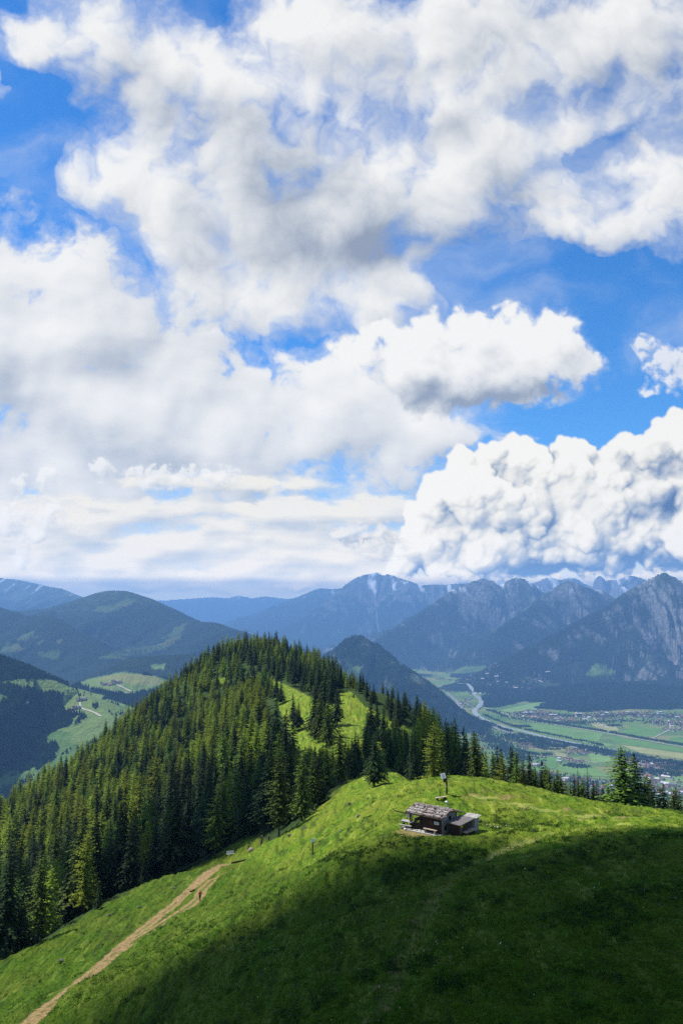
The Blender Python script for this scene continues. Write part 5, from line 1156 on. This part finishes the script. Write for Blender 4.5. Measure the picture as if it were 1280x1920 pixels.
# little cumuli low on the left
cov, a = layer([(40,905,18,18),(95,900,22,20),(190,880,22,20),(285,895,52,22),(400,893,60,20),(15,985,40,40),(80,965,40,24),(45,1050,28,16),(70,1003,30,12)], thr=.42, amp=.75, soft=.3, scale=26, seed=545, warp=8, puff=.5)
L = light(cov, d1=16, d2=7, k1=.9, k2=.5); C_ = over(C_, lerp3(.74+.7*L, STOP), a*.75)
# --- the great soft cumulus filling the upper sky
UP = [(480,240,240,200),(600,400,260,170),(420,420,190,150),(560,530,200,90),(700,330,180,160),(360,180,130,120),(260,110,170,100),(120,60,110,60),(250,330,110,110),(140,340,70,40),(330,560,110,60),
  (600,60,130,70),(760,60,190,90),(900,110,190,120),(1050,60,200,90),(1200,60,180,100),(880,250,150,130),(820,400,120,60),(1010,350,120,70),(1120,400,130,55,10),(1230,300,110,110),(1270,380,110,60),(1330,180,140,120,0,.8),
  (1120,210,85,30,-28,.8),(740,540,60,60),(1160,445,70,34),(-300,150,250,120),(-350,400,180,90),(1550,350,260,200),(1500,60,300,120),(500,-150,400,120),(900,-250,500,150),(200,-350,300,120),(0,170,18,18,0,.9),(520,20,34,30,0,.6),(640,640,40,20,0,.4)]
HOLE = [(90,210,110,150,0,-.55),(60,330,60,60,0,-.5),(190,440,120,52,10,-.7),(230,500,60,40,0,-.3),(400,20,90,42,15,-.8),(60,20,40,22,0,-.3),(1000,200,50,80,12,-.85),(1110,262,90,24,-25,-1.0),(1110,310,40,30,0,-.6),(1230,130,90,28,-35,-.8),(1165,375,24,20,0,-.8),(1240,385,40,14,0,-.5),(850,480,80,50,0,-.6),(1000,520,200,50,0,-.8),(440,660,110,44,0,-.8),(350,600,70,16,0,-.5),(610,630,50,26,0,-.5),(420,590,28,22,0,-.4)]
cov, a = layer(UP+HOLE, thr=.44, amp=.62, soft=.62, scale=160, seed=567, warp=62, det=7, gain=.52, puff=.45)
L = light(cov, d1=90, d2=26, k1=.75, k2=.55)
rel = billow(CX+40*W1, CY+40*W2, 120, 5, 590)-.35
DARK = [(560,330,200,90),(620,430,230,80),(430,220,60,40),(250,170,120,80),(840,240,60,45),(960,330,70,50),(700,470,150,50),(1040,50,140,50),(1180,260,60,20)]
BRT = [(400,130,90,60),(340,260,60,90),(620,540,140,60),(680,200,110,60),(740,290,70,60),(1180,330,90,50),(880,340,60,50),(560,40,60,40)]
t_ = .72+.72*L+.34*rel+.07*W3+.30*W1-.36*blobs(CX+40*W1+14*W3, CY+40*W2+14*W4, DARK)+.12*blobs(CX+30*W1, CY+30*W2, BRT)-.10*sstep(.4, 1.1, cov)
C_ = over(C_, lerp3(t_, STOP), a*.985)
# --- separate cumulus right of the middle
cov, a = layer([(900,640,110,62),(820,650,80,46),(985,640,85,60),(1020,690,80,44),(1050,640,40,40),(930,710,130,44),(850,730,100,40),(750,650,50,40),(660,650,52,32),(700,690,60,30),(790,770,60,22,0,.6),(1105,685,34,16),(760,700,60,30,0,.6)], thr=.42, amp=.52, soft=.34, scale=74, seed=600, warp=22, det=6, gain=.5, puff=.55)
L = light(cov, d1=44, d2=16, k1=.9, k2=.6)
t_ = .84+.75*L+.3*(billow(CX, CY, 60, 5, 620)-.35)+.12*W3-.40*blobs(CX+22*W3, CY+22*W4, [(930,735,150,28),(860,755,100,26),(790,745,60,30),(1010,740,70,20)])
C_ = over(C_, lerp3(t_, STOP), a*sstep(-.1, .35, cov)*.99)
cov, a = layer([(1215,648,32,18,25),(1265,675,40,18),(1245,705,30,30),(1320,700,60,40),(1205,735,12,10,0,.7)], thr=.45, amp=.9, soft=.5, scale=38, seed=630, warp=14, det=6, puff=.5)
C_ = over(C_, lerp3(.88+.5*light(cov, d1=20, d2=8), STOP), a*.8)
# --- towering bank low on the right, built of many heaped spheres
rs = np.random.default_rng(41)
sph = []
OUT = [(835,930,52),(872,905,48),(905,890,44),(935,868,38),(962,852,36),(985,850,28),(1005,905,60),(1062,848,26),(1085,856,34),(1105,880,30),(1128,868,24),(1160,852,32),(1182,846,26),(1150,905,56),(1215,870,50),(1236,812,24),(1262,808,28),(1290,800,34),(1262,870,60),(1330,860,80),(1420,850,90),(1530,900,100),
 (800,985,36),(850,980,64),(920,960,76),(980,960,70),(1060,950,70),(1120,980,70),(1190,960,72),(1260,960,70),(780,1030,34),(830,1040,48),(900,1035,54),(960,1040,46),(1020,1030,50),(1090,1030,44),(1150,1020,50),(1220,1010,52),(1290,1010,60),(1380,980,110),(760,1060,26),(745,1075,22),(870,1070,26),(935,1075,24),(1500,1000,150),(1650,1020,160)]
for (x0, y0, r_) in OUT:
    sph.append((x0, y0, (rs.random()-.5)*22+(y0-930)*.20, r_))
lv = sph[:]
for g_, (nk, a0, a1) in enumerate([(9, .30, .62), (10, .22, .48), (8, .25, .5)]):
    nxt = []
    for (x0, y0, z0, r_) in lv:
        if g_ == 2 and r_ < 7: continue
        for _ in range(nk):
            th = rs.uniform(0, 6.283); ph = rs.uniform(.05, 1.0)
            dx, dy, dz = math.cos(th)*math.sqrt(1-ph*ph), math.sin(th)*math.sqrt(1-ph*ph), ph
            if dy > .55 and rs.random() < .6: continue
            k = rs.uniform(a0, a1); rr_ = r_*k
            nxt.append((x0+dx*r_*.86, y0+dy*r_*.86, z0+dz*r_*.86, rr_))
    sph += nxt; lv = nxt
H_ = np.full(CX.shape, -1e3); wxx = CX+7*W3+3.2*fbm(CX/11, CY/11, 3, 640); wyy = CY+7*W4+3.2*fbm(CX/11, CY/11, 3, 641)
for (x0, y0, z0, r_) in sph:
    i0, i1 = np.searchsorted(cx_, [x0-r_-16, x0+r_+16]); j0, j1 = np.searchsorted(cyv, [y0-r_-16, y0+r_+16])
    if i0 >= i1 or j0 >= j1: continue
    dd = r_*r_-(wxx[j0:j1, i0:i1]-x0)**2-(wyy[j0:j1, i0:i1]-y0)**2
    hh_ = np.where(dd > 0, z0+np.sqrt(np.maximum(dd, 0)), -1e3); H_[j0:j1, i0:i1] = np.maximum(H_[j0:j1, i0:i1], hh_)
ins = (H_ > -900).astype(float); Hf = np.where(H_ > -900, H_, -45.0)
Hf = Hf+3*W3+6*(billow(CX, CY, 34, 4, 648)-.3)+2.0*fbm(CX/12, CY/12, 4, 645)
Hs = blur(Hf, 1.5); gy_c, gx_c = np.gradient(blur(Hf, 3.2), CST); gy_d, gx_d = np.gradient(Hs, CST); gx_c = .55*gx_c+.45*gx_d; gy_c = .55*gy_c+.45*gy_d
nl = 1/np.sqrt(1+gx_c**2+gy_c**2); lam = np.clip((gx_c*.52+gy_c*.60)*nl*1.0+nl*.55, 0, 1.3)   # towards the upper left and the viewer
Hm = blur(Hf, 9); gy_m, gx_m = np.gradient(Hm, CST); lam2 = .5+.35*(gx_m*.6+gy_m*.75)
occ = np.clip((blur(Hf, 16)-Hs)/16, -1, 1); occ2 = np.clip((blur(Hf, 40)-Hs)/34, -1, 1)
t_ = .52+.34*lam+.66*(lam2-.5)-.20*occ-.26*occ2+.05*W3+.12*W1
t_ = t_-.40*blobs(CX+25*W3, CY+18*W4, [(1000,1062,90,18),(1120,1075,190,20),(1250,1050,110,24),(1240,935,55,46),(960,940,50,30,0,.5),(1240,850,30,20,0,.5)])-.10*sstep(1000, 1080, CY)
a = sstep(.12, .9, blur(ins, 2.6)+.12*fbm(CX/9, CY/9, 3, 646))*(1-sstep(1075, 1120, CY+8*W3))
c2 = lerp3(t_, [(0, s2l((70,92,132))), (.22, s2l((128,142,166))), (.42, s2l((180,186,194))), (.62, s2l((222,223,218))), (.82, s2l((246,244,234))), (1, s2l((255,254,247)))])
C_ = over(C_, c2, a*.99)
cov, a = layer([(1000,1092,300,14),(760,1085,60,12),(650,1000,30,18),(610,1075,22,9),(690,990,40,18),(720,1030,50,20),(540,1100,40,8),(1230,1080,90,14)], thr=.45, amp=.8, soft=.4, scale=30, seed=660, warp=10, stretch=2, puff=.5)
C_ = over(C_, lerp3(.62+.9*light(cov, d1=14, d2=6)+.15*W3, [(0, s2l((110,130,165))), (.6, s2l((205,205,200))), (1, s2l((250,246,235)))]), a*.75)
# condensation trail at the upper left
tx = (CX-20)*.975-(CY-66)*.223; ty = (CX-20)*.223+(CY-66)*.975
a = np.exp(-((ty)/(1.2+.03*np.clip(tx, 0, 100)))**2)*sstep(0, 4, tx)*(1-sstep(30, 85, tx)); C_ = over(C_, np.broadcast_to(s2l((250,250,252)), rgb.shape), a*.9)
el_ = np.arctan((960-CY)/F)+PITCH; L_ = np.minimum(44000, 1060/np.maximum(np.tan(el_), .005))
k_ = np.minimum(np.exp(5.8e-5*L_)-1, 5.5)[..., None]          # the far bright cloud deck, strong enough to be seen through the haze
CRGB, CAL = C_; CRGB = CRGB*(1+k_*np.array([.78, .60, .26]))
# ------------------------------------------------------------------ the cloud sheet: a curved sheet far beyond the haze
_c, _s_ = math.cos(PITCH), math.sin(PITCH)
rx_ = (CX-640)/F; ux_ = (960-CY)/F
dv = np.stack([rx_, _c-ux_*_s_, _s_+ux_*_c], -1); dv /= np.linalg.norm(dv, axis=-1, keepdims=True)
cpos = dv*150000.0; cpos[..., 2] += EYE
cme = np_mesh('clouds', cpos.reshape(-1, 3), grid_faces(*CX.shape), smooth=True)
un = CRGB/np.maximum(CAL[..., None], 1e-4)
ef = sstep(-500, -400, CX)*(1-sstep(1690, 1780, CX))*sstep(-450, -350, CY)
add_attr(cme, 'cloud', np.concatenate([np.clip(un, 0, 6), np.ones(CAL.shape+(1,))], -1).reshape(-1, 4), 'FLOAT_COLOR'); add_attr(cme, 'cover', np.clip(CAL*ef, 0, 1))
km = NT('cloud'); em = km.n('Emission', {'Color': km.n('Attribute', attribute_name='cloud').outputs['Color'], 'Strength': .68}); tp = km.n('BsdfTransparent')
mx = km.n('MixShader', {0: km.attr('cover'), 1: tp.outputs[0], 2: em.outputs[0]}); km.t.links.new(mx.outputs[0], km.out.inputs[0]); km.m.cycles.emission_sampling = 'NONE'
cme.materials.append(km.m); co_ = link(bpy.data.objects.new('clouds', cme)); tag(co_, 'broken white and grey cumulus clouds over the whole valley', 'clouds', kind='stuff')

# unseen volumes added outside the view to shade the slope, soft towards their edges
def puff(sx, sy, alt, rx, ry, rz, dens, seed, sd3, rot=0.0):
    gzv = 960.0; k = alt/sdir.z; c = Vector((sx, sy, gzv))+sdir*k
    rr_ = np.random.default_rng(seed); V = []; n, m = 40, 22
    th, ph = np.meshgrid(np.linspace(0, math.pi, m), np.linspace(0, 2*math.pi, n, endpoint=False), indexing='ij')
    g = 1+.22*fbm(np.sin(th)*np.cos(ph)*1.6+seed, np.sin(th)*np.sin(ph)*1.6+np.cos(th), 4, seed)
    x, y, z = rx*g*np.sin(th)*np.cos(ph), ry*g*np.sin(th)*np.sin(ph), rz*g*np.cos(th)
    F_ = [(i*n+j, i*n+(j+1) % n, (i+1)*n+(j+1) % n, (i+1)*n+j) for i in range(m-1) for j in range(n)]
    me = np_mesh('cloud_fragment', np.stack([x.ravel(), y.ravel(), z.ravel()], 1), F_, smooth=True)  # unseen volume added to shade the slope
    mt = bpy.data.materials.new('cloud_vapour'); mt.use_nodes = True; t_ = mt.node_tree; t_.nodes.clear(); pv_ = t_.nodes.new('ShaderNodeVolumePrincipled'); pv_.inputs['Color'].default_value = (.97, .98, 1, 1); pv_.inputs['Density'].default_value = dens; o_ = t_.nodes.new('ShaderNodeOutputMaterial'); t_.links.new(pv_.outputs[0], o_.inputs['Volume'])  # material of the added shading volumes
    me.materials.append(mt); o = link(bpy.data.objects.new('cloud_fragment', me)); o.location = c; o.rotation_euler = (0, 0, rot); tag(o, 'unseen vapour volume added to shade the slope', 'cloud', kind='stuff')
def soft_puff(sx, sy, alt, rx, ry, rz, tau, seed, rot=0.0, fs=(1.7, 1.45, 1.2, .95, .7, .45, .2)):  # nested unseen volumes added to shade the slope
    root = None
    for k, f in enumerate(fs):
        puff(sx, sy, alt, rx*f, ry*f, rz*f, tau/(2*rz*sum(fs)), seed, sdir, rot)
        o = sc.collection.objects[-1]
        if root is None: root = o
        else:
            o.name = 'denser_core'; o.parent = root; o.location = (0, 0, 0); o.rotation_euler = (0, 0, 0)  # inner shell of the added shading volume
            for kk in ('label', 'category', 'kind'):
                if kk in o: del o[kk]
soft_puff(36, -5, 1560, 62, 42, 16, 3.3, 3, R(-20), fs=(1.95, 1.65, 1.35, 1.05, .75, .45))
soft_puff(-45, 238, 1620, 80, 24, 16, .8, 5, R(8))
# ------------------------------------------------------------------ haze
hz_lo, hz_hi = Vector((-52000, -400, -700)), Vector((52000, 44000, 2060))
hv = [(x, y, z) for x in (hz_lo.x, hz_hi.x) for y in (hz_lo.y, hz_hi.y) for z in (hz_lo.z, hz_hi.z)]
hme = np_mesh('haze', hv, [(0,1,3,2),(4,6,7,5),(0,4,5,1),(2,3,7,6),(0,2,6,4),(1,5,7,3)])
hm = bpy.data.materials.new('haze'); hm.use_nodes = True; ht = hm.node_tree; ht.nodes.clear()
pv = ht.nodes.new('ShaderNodeVolumePrincipled'); pv.inputs['Color'].default_value = (.24, .51, 1.0, 1); pv.inputs['Density'].default_value = 5.8e-5; pv.inputs['Anisotropy'].default_value = .1
oo = ht.nodes.new('ShaderNodeOutputMaterial'); ht.links.new(pv.outputs[0], oo.inputs['Volume'])
hme.materials.append(hm); ho = link(bpy.data.objects.new('haze', hme)); tag(ho, kind='stuff')

# ------------------------------------------------------------------ look-alikes told apart by their order in the row
WN = 'first second third fourth fifth sixth seventh eighth ninth tenth eleventh twelfth thirteenth fourteenth fifteenth sixteenth seventeenth eighteenth nineteenth twentieth'.split()
TN = {2: 'twenty', 3: 'thirty', 4: 'forty', 5: 'fifty'}
def ordw(i):
    if i < 20: return WN[i]
    t_, u_ = divmod(i+1, 10); return TN[t_]+('-'+WN[u_-1] if u_ else 'th').replace('yth', 'ieth')
by = {}
for o in sc.collection.objects:
    if o.parent is None and 'label' in o and 'category' in o: by.setdefault(o['label'], []).append(o)
for lab, lst in by.items():
    if len(lst) < 2: continue
    lst.sort(key=lambda o: float(proj(np.array([o.location.x]), np.array([o.location.y]), np.array([o.location.z]))[0][0]))
    for i, o in enumerate(lst): o['label'] = (ordw(i)+' from left, ' if i else 'leftmost ')+lab
    
for o in sc.collection.objects:
    if 'label' in o and len(o['label'].split()) > 16: print('LONG', o['label'])
